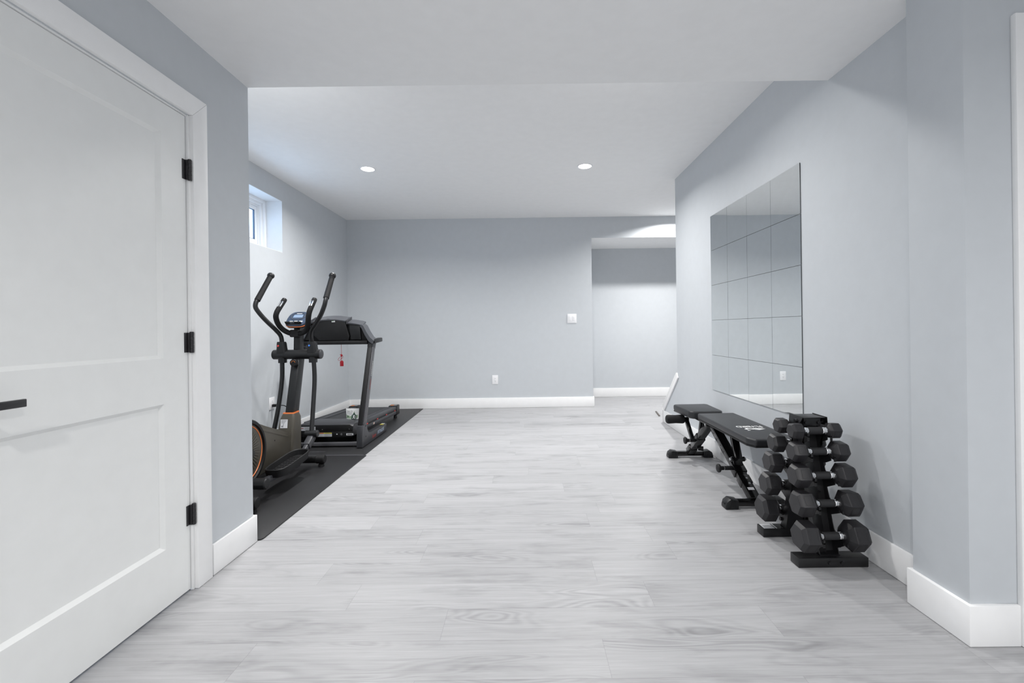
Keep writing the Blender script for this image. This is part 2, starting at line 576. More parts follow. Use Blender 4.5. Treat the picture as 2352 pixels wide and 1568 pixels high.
# ---- door 1 (left, two recessed panels)
XD = XL - 0.006        # door face
def panel_face(mb, y0, y1, z0, z1, holes, x, depth, slope):
    """door front with recessed panels, facing +X"""
    bm = mb.bm
    ys = sorted(set([y0, y1] + [h[0] for h in holes] + [h[1] for h in holes]))
    zs = sorted(set([z0, z1] + [h[2] for h in holes] + [h[3] for h in holes]))
    for i in range(len(ys) - 1):
        for j in range(len(zs) - 1):
            cy, cz = (ys[i] + ys[i + 1]) / 2, (zs[j] + zs[j + 1]) / 2
            if any(h[0] < cy < h[1] and h[2] < cz < h[3] for h in holes):
                continue
            q = [(ys[i], zs[j]), (ys[i + 1], zs[j]), (ys[i + 1], zs[j + 1]), (ys[i], zs[j + 1])]
            bm.faces.new([bm.verts.new((x, a, b)) for a, b in q])
    for h in holes:
        o = [(h[0], h[2]), (h[1], h[2]), (h[1], h[3]), (h[0], h[3])]
        n_ = [(h[0] + slope, h[2] + slope), (h[1] - slope, h[2] + slope), (h[1] - slope, h[3] - slope), (h[0] + slope, h[3] - slope)]
        ov = [bm.verts.new((x, a, b)) for a, b in o]
        nv = [bm.verts.new((x - depth, a, b)) for a, b in n_]
        bm.faces.new(nv)
        for k in range(4):
            bm.faces.new((ov[k], ov[(k + 1) % 4], nv[(k + 1) % 4], nv[k]))
    # edges and back
    xb = x - 0.035
    c = [(y0, z0), (y1, z0), (y1, z1), (y0, z1)]
    f_ = [bm.verts.new((x, a, b)) for a, b in c]
    b_ = [bm.verts.new((xb, a, b)) for a, b in c]
    bm.faces.new(list(reversed(b_)))
    for k in range(4):
        bm.faces.new((f_[k], b_[k], b_[(k + 1) % 4], f_[(k + 1) % 4]))
    bmesh.ops.remove_doubles(bm, verts=bm.verts, dist=0.0001)

door = MB()
panel_face(door, 1.085, 1.944, 0.010, 2.025, [(1.215, 1.814, 0.238, 0.818), (1.215, 1.814, 1.000, 1.907)], XD, 0.013, 0.013)
d1 = struct(door.build('door_1', M['door'], ang=12))
for zt in (1.842, 1.104, 0.369):
    h = MB()
    h.cyl((XD + 0.013, 1.952, zt - 0.088), (XD + 0.013, 1.952, zt + 0.002), 0.0075, 14, ch=0.001)
    for k in range(5):
        z = zt - 0.087 + k * 0.0178
        h.cyl((XD + 0.013, 1.952, z), (XD + 0.013, 1.952, z + 0.0155), 0.0082, 14, ch=0.001)
    h.box((XD - 0.001, 1.925, zt - 0.086), (XD + 0.0025, 1.948, zt - 0.002), bevel=0.0006)
    h.box((XD + 0.0025, 1.940, zt - 0.086), (XD + 0.011, 1.949, zt - 0.002), bevel=0.0006)
    h.build('hinge', M['blackmetal'], d1)
dh = MB()
dh.cyl((XD, 1.150, 0.912), (XD + 0.009, 1.150, 0.912), 0.027, 24, ch=0.002)
dh.cyl((XD + 0.009, 1.150, 0.912), (XD + 0.05, 1.150, 0.912), 0.010, 16)
dh.box((XD + 0.048, 1.140, 0.902), (XD + 0.058, 1.263, 0.924), bevel=0.002)
dh.build('door_handle', M['blackmetal'], d1)
tr = MB()
cw = 0.088
ya_, yb_, zt_ = DY0 - 0.006, DY1 + 0.006, DZ + 0.003
for poly in ([(yb_, 0.001), (yb_ + cw, 0.001), (yb_ + cw, zt_ + cw), (yb_, zt_)],
             [(ya_, 0.001), (ya_, zt_), (ya_ - cw, zt_ + cw), (ya_ - cw, 0.001)],
             [(ya_ + 0.0004, zt_), (yb_ - 0.0004, zt_), (yb_ + cw - 0.0004, zt_ + cw), (ya_ - cw + 0.0004, zt_ + cw)]):
    tr.prism(poly, (XL - 0.002, 0, 0), (0, 1, 0), (0, 0, 1), (1, 0, 0), 0.020, bevel=0.002)
tr.box((XL - 0.14, DY1 - 0.004, 0.001), (XL + 0.002, DY1 + 0.008, DZ), bevel=0.001)
tr.box((XL - 0.14, DY0 - 0.008, 0.001), (XL + 0.002, DY0 + 0.004, DZ), bevel=0.001)
tr.box((XL - 0.14, DY0, DZ - 0.006), (XL - 0.004, DY1, DZ + 0.006), bevel=0.001)
tr.box((XL - 0.08, DY1 - 0.014, 0.001), (XL - 0.045, DY1 - 0.004, DZ - 0.004), bevel=0.001)
struct(tr.build('trim_3', M['trim']))

# ---- door 2 casing at the right edge of the view
tr = MB()
tr.box((1.672, 1.537, 0.001), (1.760, 1.557, 2.148), bevel=0.004)
tr.box((1.760, 1.537, 2.06), (2.60, 1.557, 2.148), bevel=0.004)
tr.box((2.60, 1.537, 0.001), (2.688, 1.557, 2.148), bevel=0.004)
struct(tr.build('trim_4', M['trim']))
struct(MB().box((1.765, 1.545, 0.01), (2.595, 1.556, 2.055), bevel=0.002).build('door_2', M['door']))

# ---- window
xf = -2.645
wf = MB()
def ringbox(mb, x0, x1, y0, y1, z0, z1, t, mi=0, bev=0.003):
    mb.box((x0, y0, z0), (x1, y0 + t, z1), mi, bevel=bev)
    mb.box((x0, y1 - t, z0), (x1, y1, z1), mi, bevel=bev)
    mb.box((x0, y0 + t, z0), (x1, y1 - t, z0 + t), mi, bevel=bev)
    mb.box((x0, y0 + t, z1 - t), (x1, y1 - t, z1), mi, bevel=bev)
ringbox(wf, xf - 0.09, xf + 0.006, WY0, WY1, WZ0, WZ1, 0.030)
ringbox(wf, xf - 0.09, xf - 0.014, WY0 + 0.03, WY1 - 0.03, WZ0 + 0.03, WZ1 - 0.03, 0.030)
ringbox(wf, xf - 0.09, xf - 0.034, WY0 + 0.06, WY1 - 0.06, WZ0 + 0.06, WZ1 - 0.06, 0.016)
wn_ = struct(wf.build('window_1', M['vinyl']))
for (a, b, dx) in ((WY0 + 0.078, (WY0 + WY1) / 2 + 0.02, -0.075), ((WY0 + WY1) / 2 - 0.02, WY1 - 0.078, -0.055)):
    s_ = MB()
    ringbox(s_, xf + dx - 0.014, xf + dx + 0.014, a, b, WZ0 + 0.078, WZ1 - 0.078, 0.038)
    so = s_.build('window_sash', M['vinyl'], wn_)
    gk = MB()
    ringbox(gk, xf + dx - 0.008, xf + dx + 0.008, a + 0.037, b - 0.037, WZ0 + 0.115, WZ1 - 0.115, 0.006, bev=0)
    gk.build('glazing_gasket', M['gasket'], so)
    MB().box((xf + dx - 0.003, a + 0.036, WZ0 + 0.112), (xf + dx + 0.003, b - 0.036, WZ1 - 0.112)).build('glass_pane', M['glass'], so)
ws = MB()
ws.box((xf + 0.004, WY0, WZ0 - 0.0005), (XA - 0.001, WY1, WZ0 + 0.003), bevel=0.001)
ws.build('window_sill', M['trim'], wn_)
ws = MB()
ws.box((xf + 0.004, WY0 + 0.003, WZ1 - 0.003), (XA - 0.001, WY1 - 0.003, WZ1 + 0.0005))
ws.box((xf + 0.004, WY1 - 0.003, WZ0 + 0.003), (XA - 0.001, WY1 + 0.0005, WZ1))
ws.box((xf + 0.004, WY0 - 0.0005, WZ0 + 0.003), (XA - 0.001, WY0 + 0.003, WZ1))
ws.build('window_return', M['return'], wn_)

# ---- recessed downlights
def downlight(x, y, label, group, power=1.0):
    t = thing('recessed_light', label, 'ceiling light', (x, y, ZC), group)
    r = MB()
    r.lathe((x, y, ZC), (0, 0, -1), [(0.0, 0.060), (0.0, 0.074), (0.004, 0.074), (0.006, 0.068), (0.004, 0.061), (0.002, 0.060)], 40)
    r.build('trim_ring', M['plastic'], t)
    l_ = MB()
    l_.lathe((x, y, ZC - 0.0005), (0, 0, -1), [(0, 0.060), (0.004, 0.058), (0.009, 0.048), (0.012, 0.030), (0.013, 0.001)], 40)
    l_.build('lamp_lens', M['lens'], t)
    ld = bpy.data.lights.new('downlight_lamp', 'AREA')
    ld.shape = 'DISK'
    ld.size = 0.10
    ld.energy = DOWNLIGHT_W * power
    ld.color = DOWNLIGHT_C
    ld.spread = SPREAD
    lo = bpy.data.objects.new('downlight_lamp', ld)
    COL.objects.link(lo)
    lo.parent = t
    lo.location = (0, 0, -0.015)
    return ld
G = 'recessed lights in the ceiling'
downlight(-1.487, 4.37, 'round recessed ceiling light above the treadmill, left of the two lit ones', G)
downlight(0.598, 4.37, 'round recessed ceiling light over the open floor, right of the two lit ones', G)
downlight(-1.487, 2.70, 'round recessed ceiling light hidden behind the soffit, on the window side', G)
downlight(0.598, 2.70, 'round recessed ceiling light hidden behind the soffit, on the mirror side', G, 0.42)
downlight(2.07, 5.96, 'round recessed ceiling light by the stairs, hidden by the right wall', G, 1.9)
downlight(-0.55, -0.95, 'round recessed ceiling light behind the camera, on the door side', G, 1.5)
downlight(1.50, -0.95, 'round recessed ceiling light behind the camera, on the pillar side', G, 1.5)
downlight(-0.55, -2.7, 'added unseen fill downlight by the rear wall, on the door side', G)  # unseen lamp, added as fill from behind the camera
downlight(1.50, -2.7, 'added unseen fill downlight by the rear wall, on the pillar side', G)  # second unseen lamp, added to brighten the room from the rear

# ---- outlets and switch
def outlet(o, ax, az, label, W=0.082, H=0.127, group='wall outlets'):
    """o centre on the wall, ax to the right, az out of the wall"""
    o, ax, az = V(o), V(ax), V(az)
    up = V((0, 0, 1))
    t = thing('wall_outlet', label, 'outlet', tuple(o), group)
    def pr(mb, a0, a1, b0, b1, d0, d1, mi=0, bev=0.0):
        mb.prism([(a0, b0), (a1, b0), (a1, b1), (a0, b1)], o + az * d0, ax, up, az, d1 - d0, mi, bevel=bev)
    p_ = MB()
    pr(p_, -W / 2, W / 2, -H / 2, H / 2, 0.0, 0.006, bev=0.002)
    p_.build('cover_plate', M['plastic'], t)
    s_ = MB()
    pr(s_, -0.0165, 0.0165, -0.034, 0.034, 0.0055, 0.0075, bev=0.0006)
    for c in (-0.0185, 0.0195):
        for dx in (-0.0065, 0.0065):
            pr(s_, dx - 0.0011, dx + 0.0011, c + 0.001, c + 0.009, 0.0072, 0.0077, 1)
        s_.cyl(o + up * (c - 0.006) + az * 0.0072, o + up * (c - 0.006) + az * 0.0077, 0.003, 12, 1)
    s_.build('receptacle', [M['plastic'], M['slot']], t)
    return t
outlet((-0.422, YB, 0.394), (1, 0, 0), (0, -1, 0), 'white duplex wall outlet alone on the back wall above baseboard')
outlet((XA, 4.435, 0.405), (0, 1, 0), (1, 0, 0), 'white wall outlet on the window wall with black plug in it', W=0.094, H=0.117)
sw = thing('light_switch', 'white two-gang rocker light switch on back wall beside the opening', 'light switch', (0.664, YB, 1.237))
MB().box((0.601, YB - 0.006, 1.173), (0.727, YB, 1.301), bevel=0.002).build('cover_plate', M['plastic'], sw)
for cx in (0.6405, 0.6875):
    r = MB()
    r.prism([(-0.033, 0), (0.033, 0), (0.033, 0.004), (0, 0.0022), (-0.033, 0.0012)], (cx - 0.0155, YB - 0.0058, 1.237), (0, 0, 1), (0, -1, 0), (1, 0, 0), 0.031, bevel=0.0005)
    r.build('rocker', M['plastic'], sw)
# black plug and cord of the elliptical
pc = thing('power_cord', 'black power plug and cord hanging from the window wall outlet', 'power cord', (XA + 0.008, 4.435, 0.375))
q = MB()
q.box((XA + 0.009, 4.421, 0.372), (XA + 0.045, 4.449, 0.398), bevel=0.005)
q.lathe((XA + 0.045, 4.435, 0.385), (1, 0, 0), [(0, 0.011), (0.03, 0.0055)], 12)
q.build('plug', M['matteblack'], pc)
q = MB()
q.tube([(XA + 0.07, 4.435, 0.385), (XA + 0.13, 4.435, 0.38), (XA + 0.19, 4.42, 0.33), (XA + 0.20, 4.38, 0.24), (XA + 0.15, 4.30, 0.11), (XA + 0.14, 4.15, 0.02), (XA + 0.2, 3.95, 0.0125), (XA + 0.35, 3.85, 0.0125)], 0.0042, 8)
q.build('cord', M['matteblack'], pc)

# ---- mirror tiles on the right wall
NM, NR = 4, 5
my0, my1, mz0, mz1 = 2.627, 3.895, 0.562, 2.040
tw, th = (my1 - my0) / NM, (mz1 - mz0) / NR
rnd = random.Random(5)
rown = ['top row', 'second row down', 'middle row', 'second row from the bottom', 'bottom row']
coln = ['column nearest the camera', 'second column from the camera', 'third column from the camera', 'farthest column']
for r in range(NR):
    for c in range(NM):
        y0, z1 = my0 + c * tw, mz1 - r * th
        root = (XR, y0 + tw / 2, z1 - th / 2)
        bm = bmesh.new()
        g = 0.0012
        corner = (r == 0 and c == 0)
        n = 24 if corner else 1
        grid = [[None] * (n + 1) for _ in range(n + 1)]
        for i in range(n + 1):
            for j in range(n + 1):
                a = -tw / 2 + g + (tw - 2 * g) * i / n
                b = -th / 2 + g + (th - 2 * g) * j / n
                x = -0.0050
                if corner:   # slight bend added at the upper corner to smear the lamp reflection
                    d = max(0.0, (b / th + 0.5) + (0.5 - a / tw) - 1.35) / 0.65
                    x -= 0.0022 * d * d
                grid[i][j] = bm.verts.new((x, a, b))
        for i in range(n):
            for j in range(n):
                f = bm.faces.new((grid[i][j], grid[i][j + 1], grid[i + 1][j + 1], grid[i + 1][j]))
                f.material_index = 0
                f.smooth = True
        bound = [grid[i][0] for i in range(n + 1)] + [grid[n][j] for j in range(1, n + 1)] + [grid[i][n] for i in range(n - 1, -1, -1)] + [grid[0][j] for j in range(n - 1, 0, -1)]
        bk = [bm.verts.new((v.co.x + 0.0045, v.co.y, v.co.z)) for v in bound]
        L = len(bound)
        for k in range(L):
            f = bm.faces.new((bound[k], bound[(k + 1) % L], bk[(k + 1) % L], bk[k]))
            f.material_index = 1
        f = bm.faces.new(bk)
        f.material_index = 1
        bmesh.ops.recalc_face_normals(bm, faces=bm.faces)
        me = bpy.data.meshes.new('mirror_tile')
        bm.to_mesh(me)
        bm.free()
        me.materials.append(M['mirror'])
        me.materials.append(M['mirroredge'])
        me.set_sharp_from_angle(angle=math.radians(25))
        o = bpy.data.objects.new('mirror_tile', me)
        COL.objects.link(o)
        o.location = root
        o.rotation_euler = (0, rnd.uniform(-1, 1) * 0.0016, rnd.uniform(-1, 1) * 0.0016)
        lab = 'square mirror tile, %s, %s' % (rown[r], coln[c])
        tag(o, lab, 'mirror', 'mirror tiles on the right wall')

# ================================================================ floor mats
def rmat(x0, x1, y0, y1, label, chamf):
    p = [(x0, y0), (x1 - chamf, y0), (x1 - chamf * 0.3, y0 + chamf * 0.3), (x1, y0 + chamf), (x1 - 0.005, y1), (x0, y1)]
    o = MB().prism(p, (0, 0, 0.0005), (1, 0, 0), (0, 1, 0), (0, 0, 1), 0.0075, bevel=0.0022).build('floor_mat', M['mat'], ang=50)
    tag(o, label, 'floor mat', 'black rubber equipment mats')
    return o
rmat(XA + 0.03, -1.402, 2.402, 4.006, 'black rubber floor mat under the elliptical machine, nearer the camera', 0.02)
m2 = rmat(XA + 0.03, -1.425, 4.010, 6.345, 'black rubber floor mat under the treadmill, along the back wall', 0.006)
we = MB()
we.box((XA + 0.04, 4.0092, 0.0046), (-1.432, 4.0180, 0.0082), bevel=0.001)
we.build('worn_edge', M['worn'], m2)
pr_ = MB()
rnd = random.Random(9)
x = -1.965
while x < -1.83:
    wd = rnd.uniform(0.004, 0.009)
    pr_.box((x, 4.128 + rnd.uniform(-0.004, 0.004), 0.0080), (x + wd, 4.145, 0.0084))
    x += wd + 0.004
pr_.build('maker_mark', M['greymetal'], m2)

# ================================================================ elliptical
EX = -1.905
el = thing('elliptical_trainer', 'black and olive elliptical trainer with orange trim standing on near mat', 'elliptical trainer', (EX, 3.25, 0.008))
b = MB()
b.bar((EX, 2.76, 0.075), (EX, 3.69, 0.072), 0.06, 0.045, bevel=0.006)
b.build('base_rail', M['satin'], el)
for (y, nm) in ((3.69, 'front'), (2.76, 'rear')):
    s_ = MB()
    s_.cyl((-2.165, y, 0.066), (-1.645, y, 0.066), 0.031, 22)
    s = s_.build('stabilizer', M['satin'], el)
    for x0, x1 in ((-1.70, -1.632), (-2.11, -2.178)):
        c_ = MB()
        c_.cyl((x0, y, 0.066), (x1, y, 0.066), 0.0345, 24, ch=0.005)
        c_.lathe((x0 + (x1 - x0) * 0.55, y, 0.034), (0, 0, -1), [(0, 0.012), (0.008, 0.022), (0.0258, 0.024)], 20)
        c_.build('end_cap', M['matteblack'], s)
# flywheel housing
fy, fz, fr = 2.985, 0.300, 0.222
hs = MB()
hs.lathe((EX - 0.062, fy, fz), (1, 0, 0), [(0, fr - 0.012), (0.012, fr), (0.112, fr + 0.004), (0.134, fr + 0.002), (0.140, fr - 0.006), (0.140, fr - 0.022), (0.124, fr - 0.026)], 56, 0)
hs_o = hs.build('flywheel_housing', M['matteblack'], el)
dk = MB()
dk.lathe((EX + 0.060, fy, fz), (1, 0, 0), [(0, fr - 0.024), (0.005, fr - 0.026), (0.006, fr - 0.10), (0.002, fr - 0.12), (0.0, 0.03)], 56)
for k in range(40):
    a = 2 * PI * k / 40
    ca, sa = math.cos(a), math.sin(a)
    ca2, sa2 = math.cos(a + 0.13), math.sin(a + 0.13)
    dk.bar((EX + 0.066, fy + ca2 * 0.065, fz + sa2 * 0.065), (EX + 0.066, fy + ca * 0.150, fz + sa * 0.150), 0.009, 0.007, up=(1, 0, 0), bevel=0)
dk.build('side_disc', M['olive'], hs_o)
og = MB()
og.tube([(EX + 0.0655, fy + math.cos(2 * PI * k / 64) * (fr - 0.040), fz + math.sin(2 * PI * k / 64) * (fr - 0.040)) for k in range(64)], 0.0035, 8, smooth=0, closed=True)
og.build('accent_ring', M['orange'], hs_o)
# shell between housing and mast
sh = MB()
prof = [(2.90, 0.10), (3.62, 0.088), (3.66, 0.12), (3.66, 0.295), (3.50, 0.322), (3.18, 0.462), (3.05, 0.49), (2.90, 0.45)]
sh.prism(prof, (EX - 0.048, 0, 0), (0, 1, 0), (0, 0, 1), (1, 0, 0), 0.098, bevel=0.012, seg=3)
sh.bar((EX + 0.049, 3.22, 0.405), (EX + 0.049, 3.55, 0.285), 0.014, 0.004, up=(1, 0, 0), bevel=0.001)
sh.cyl((EX + 0.048, 3.36, 0.30), (EX + 0.0505, 3.36, 0.30), 0.006, 12, 1)
sh.build('body_shell', [M['olive'], M['matteblack']], el)
# mast shroud
def loft(mb, secs, mi=0):
    """secs: (centre x, centre y, z, half x, half y, corner)"""
    rr = []
    for cx, cy, z, hx, hy, c in secs:
        p = []
        for (sx, sy, a0) in ((1, -1, -PI / 2), (1, 1, 0), (-1, 1, PI / 2), (-1, -1, PI)):
            for k in range(4):
                a = a0 + (PI / 2) * k / 3
                p.append(V((cx + sx * (hx - c) + math.cos(a) * c, cy + sy * (hy - c) + math.sin(a) * c, z)))
        rr.append(p)
    mb.rings(rr, mi)
sd = MB()
loft(sd, [(EX, 3.655, 0.06, 0.066, 0.080, 0.02), (EX, 3.660, 0.20, 0.064, 0.078, 0.02), (EX, 3.675, 0.33, 0.062, 0.072, 0.018), (EX, 3.690, 0.408, 0.058, 0.062, 0.018), (EX, 3.695, 0.443, 0.045, 0.050, 0.014)])
sdo = sd.build('mast_shroud', M['olive'], el)
o_ = MB()
loft(o_, [(EX, 3.697, 0.4425, 0.0455, 0.0505, 0.012), (EX, 3.699, 0.451, 0.0455, 0.0505, 0.012)])
o_.build('accent_collar', M['orange'], sdo)
lb = MB()
lb.prism([(-0.028, -0.034), (0.028, -0.034), (0.028, 0.034), (-0.028, 0.034)], (EX - 0.012, 3.6085, 0.372), (1, 0, 0), (0, 0.14, 0.99), (0, -1, 0.14), 0.0012, 0)
for k in range(4):
    lb.prism([(-0.022, 0.026 - k * 0.007), (0.022 - 0.006 * k, 0.026 - k * 0.007), (0.022 - 0.006 * k, 0.0285 - k * 0.007), (-0.022, 0.0285 - k * 0.007)], (EX - 0.012, 3.6070, 0.372), (1, 0, 0), (0, 0.14, 0.99), (0, -1, 0.14), 0.0005, 1)
lb.prism([(-0.020, -0.026), (-0.004, -0.026), (-0.004, -0.018), (-0.001, 0.002), (-0.004, 0.002), (-0.009, -0.016), (-0.020, -0.016)], (EX - 0.012, 3.6070, 0.372), (1, 0, 0), (0, 0.14, 0.99), (0, -1, 0.14), 0.0006, 1)
lb.build('instruction_label', [M['label'], M['labelgrey'], M['slot']], sdo)
# mast
ms = MB()
ms.bar((EX, 3.70, 0.42), (EX - 0.008, 3.845, 0.90), 0.066, 0.085, up=(0, -1, 0.2), bevel=0.007)
ms.bar((EX - 0.008, 3.845, 0.885), (EX - 0.008, 3.862, 1.185), 0.056, 0.07, up=(0, -1, 0.05), bevel=0.007)
ms_o = ms.build('mast', M['blackplastic'], el)
kb = MB()
kb.lathe((EX + 0.0, 3.785, 0.845), (0, -1, 0), [(0, 0.01), (0.02, 0.012), (0.022, 0.028), (0.042, 0.030), (0.046, 0.026)], 26)
kb.build('tension_knob', M['matteblack'], ms_o)
kr = MB()
kr.tube([(EX + math.cos(a) * 0.016, 3.7385, 0.845 + math.sin(a) * 0.016) for a in [PI * 0.05 + PI * 0.9 * i / 14 for i in range(15)]], 0.0014, 6, smooth=0)
kr.build('knob_print', M['orangeprint'], ms_o)
# pivot axle
pv = MB()
pv.cyl((-2.100, 3.81, 0.911), (-1.706, 3.81, 0.911), 0.040, 28, ch=0.004)
for x in (-2.008, -1.812):
    pv.cyl((x - 0.0025, 3.81, 0.911), (x + 0.0025, 3.81, 0.911), 0.0412, 28)
pv_o = pv.build('pivot_axle', M['blackplastic'], el)
for ex_, sg in ((-1.706, 1), (-2.100, -1)):
    e_ = MB()
    e_.lathe((ex_, 3.81, 0.911), (sg, 0, 0), [(0, 0.040), (0.004, 0.037), (0.008, 0.030), (0.010, 0.001)], 28)
    e_.build('axle_cap', M['darkgrey'], pv_o)
# swing arms: socket, upper bar, grip, knob, lower bar, pedal rod
arms = {
 'R': dict(x=-1.772, up=[(-1.774, 3.80, 0.985), (-1.772, 3.775, 1.062), (-1.748, 3.735, 1.115), (-1.690, 3.69, 1.170), (-1.630, 3.645, 1.235), (-1.592, 3.62, 1.300), (-1.581, 3.622, 1.345), (-1.5815, 3.645, 1.385)],
          grip=[(-1.581, 3.630, 1.362), (-1.588, 3.770, 1.555)], low=[(-1.764, 3.80, 0.86), (-1.754, 3.79, 0.70), (-1.748, 3.745, 0.48), (-1.738, 3.69, 0.285)]),
 'L': dict(x=-2.028, up=[(-2.026, 3.80, 0.985), (-2.022, 3.775, 1.062), (-2.040, 3.735, 1.115), (-2.082, 3.69, 1.180), (-2.118, 3.655, 1.240), (-2.145, 3.635, 1.295), (-2.147, 3.64, 1.335), (-2.139, 3.658, 1.372)],
          grip=[(-2.142, 3.648, 1.352), (-2.116, 3.800, 1.565)], low=[(-2.028, 3.80, 0.86), (-2.026, 3.79, 0.70), (-2.034, 3.745, 0.48), (-2.050, 3.70, 0.295)]),
}
for side, d in arms.items():
    a = MB()
    loft(a, [(d['x'], 3.805, 0.925, 0.042, 0.036, 0.02), (d['x'], 3.80, 0.965, 0.036, 0.033, 0.02), (d['x'], 3.797, 1.005, 0.034, 0.031, 0.02), (d['x'], 3.795, 1.018, 0.030, 0.027, 0.018)])
    loft(a, [(d['x'], 3.808, 0.842, 0.030, 0.030, 0.02), (d['x'], 3.808, 0.88, 0.030, 0.030, 0.02), (d['x'], 3.808, 0.905, 0.034, 0.034, 0.02)])
    ao = a.build('arm_socket', M['blackplastic'], el)
    sp = MB()
    sp.cyl((d['x'] - 0.012, 3.7665, 0.985), (d['x'] - 0.012, 3.760, 0.985), 0.0075, 18, ch=0.001)
    sp.build('side_marker', M['redspot'] if side == 'L' else M['bluespot'], ao)
    u = MB()
    u.tube(d['up'], 0.0175, 16)
    uo = u.build('swing_bar', M['blackplastic'], el)
    g = MB()
    p0, p1 = V(d['grip'][0]), V(d['grip'][1])
    ax = (p1 - p0).normalized()
    L = (p1 - p0).length
    g.lathe(p0, ax, [(0, 0.0185), (0.004, 0.0225), (L * 0.5, 0.0215), (L - 0.01, 0.0215), (L, 0.021)], 20)
    g.build('foam_grip', M['foam'], uo)
    k_ = MB()
    k_.lathe(p1 - ax * 0.006, ax, [(0, 0.024), (0.006, 0.0275), (0.016, 0.0285), (0.026, 0.025), (0.034, 0.016), (0.037, 0.002)], 22)
    k_.build('end_knob', M['blackplastic'], uo)
    lo_ = MB()
    lo_.tube(d['low'], 0.0175, 16)
    lo_.build('lower_bar', M['blackplastic'], el)
    e = V(d['low'][-1])
    sgn = 1 if side == 'R' else -1
    jt = MB()
    jt.cyl(e + V((-0.05, 0, -0.012)), e + V((0.052, 0, -0.012)), 0.028, 24, ch=0.004)
    jt.build('arm_joint', M['blackplastic'], el)
    # pedal rod from the crank pin to the joint
    pin = V((-1.715, 2.93, 0.125)) if side == 'R' else V((-2.09, 2.90, 0.40))
    q0 = e + V((0, -0.015, -0.05))
    rd = MB()
    knee = V((e.x + (0.01 if side == 'R' else 0), 3.43, 0.103 if side == 'R' else 0.262))
    rd.bar(pin, knee, 0.032, 0.042, bevel=0.006)
    rd.sphere(knee, 0.021, u=12, v=8)
    dd = (q0 - knee).normalized()
    rd.bar(knee, q0, 0.032, 0.046, bevel=0.006)
    rd.bar(q0 - dd * 0.09, q0 + dd * 0.035, 0.05, 0.060, bevel=0.008)
    dd = (V((0, 1, 0.07)) if side == 'R' else (knee - pin)).normalized()
    rd.build('pedal_rod', M['darkgrey'], el)
    cr = MB()
    cr.cyl(pin + V((-0.045, 0, 0)), pin + V((0.045, 0, 0)), 0.036, 24, ch=0.006)
    cr.bar((EX + sgn * 0.085, fy, fz), (EX + sgn * 0.085, pin.y, pin.z), 0.02, 0.045, up=(1, 0, 0), bevel=0.006)
    cr.cyl((EX + sgn * 0.06, fy, fz), (EX + sgn * 0.11, fy, fz), 0.03, 20, ch=0.003)
    cr.cyl((EX + sgn * 0.08, pin.y, pin.z), tuple(pin), 0.012, 12)
    cr.build('crank', M['blackplastic'], el)
    # pedal: tray with a raised rim
    pm = MB()
    Lp, Wp = 0.43, 0.14
    mid = V((-1.705, 3.265, 0.146)) if side == 'R' else V((-2.08, 3.00, 0.435))
    ux = V((1, 0, 0))
    uy = dd.copy()
    uz = ux.cross(uy).normalized()
    def pad_out(s, off):
        o2 = []
        for t in range(40):
            a = 2 * PI * t / 40
            ca, sa = math.cos(a), math.sin(a)
            ex = abs(ca) ** 0.55 * (1 if ca > 0 else -1) * (Wp / 2 + s)
            ey = abs(sa) ** 0.38 * (1 if sa > 0 else -1) * (Lp / 2 + s)
            if sa > 0:
                ex *= 1 - 0.14 * max(0, sa) ** 2
            o2.append(mid + ux * ex + uy * ey + uz * off)
        return o2
    pm.rings([pad_out(-0.03, -0.012), pad_out(-0.004, -0.010), pad_out(0.004, 0.044), pad_out(-0.001, 0.047), pad_out(-0.006, 0.043), pad_out(-0.012, 0.006)], 0)
    for i in range(7):
        for j in range(3):
            c = mid + ux * (-0.036 + j * 0.036) + uy * (-0.10 + i * 0.040)
            for sg in (-1, 1):
                pm.bar(c + uz * 0.0065 + ux * (-0.014) + uy * (sg * 0.008), c + uz * 0.0065 + ux * 0.014 + uy * (-sg * 0.008), 0.004, 0.005, up=tuple(uz), bevel=0)
    po = pm.build('pedal', M['matteblack'], el)
# fixed inner handlebar
cl = MB()
cl.box((EX - 0.045, 3.765, 1.055), (EX + 0.030, 3.845, 1.118), bevel=0.012)
cl.build('bar_clamp', M['matteblack'], ms_o)
for pts, nm, sn in (([(-1.90, 3.79, 1.087), (-1.945, 3.785, 1.087), (-1.985, 3.75, 1.115), (-2.000, 3.70, 1.160), (-1.990, 3.645, 1.215), (-1.978, 3.635, 1.255), (-1.966, 3.66, 1.300), (-1.952, 3.70, 1.357)], 'left', -1),
                ([(-1.91, 3.79, 1.087), (-1.86, 3.785, 1.087), (-1.805, 3.755, 1.110), (-1.762, 3.70, 1.160), (-1.735, 3.655, 1.215), (-1.722, 3.645, 1.258), (-1.713, 3.665, 1.305), (-1.707, 3.70, 1.357)], 'right', 1)):
    t_ = MB()
    t_.tube(pts, 0.0205, 16)
    to = t_.build('fixed_handlebar', M['foam'], ms_o)
    a0, a1 = V(pts[-2]), V(pts[-1])
    dn = (a1 - a0).normalized()
    cp = MB()
    cp.lathe(a1 - dn * 0.002, dn, [(0, 0.0195), (0.012, 0.0195), (0.016, 0.016)], 18)
    cp.build('end_plug', M['blackplastic'], to)
    ps = MB()
    for off in (-0.0075, 0.0075):
        c = a0.lerp(a1, 0.35) + V((off - sn * 0.002, -0.0165, 0.004))
        ps.bar(c - dn * 0.028, c + dn * 0.028, 0.010, 0.012, up=(0, -1, 0.5), bevel=0.004)
    ps.build('pulse_sensor', M['chrome'], to)
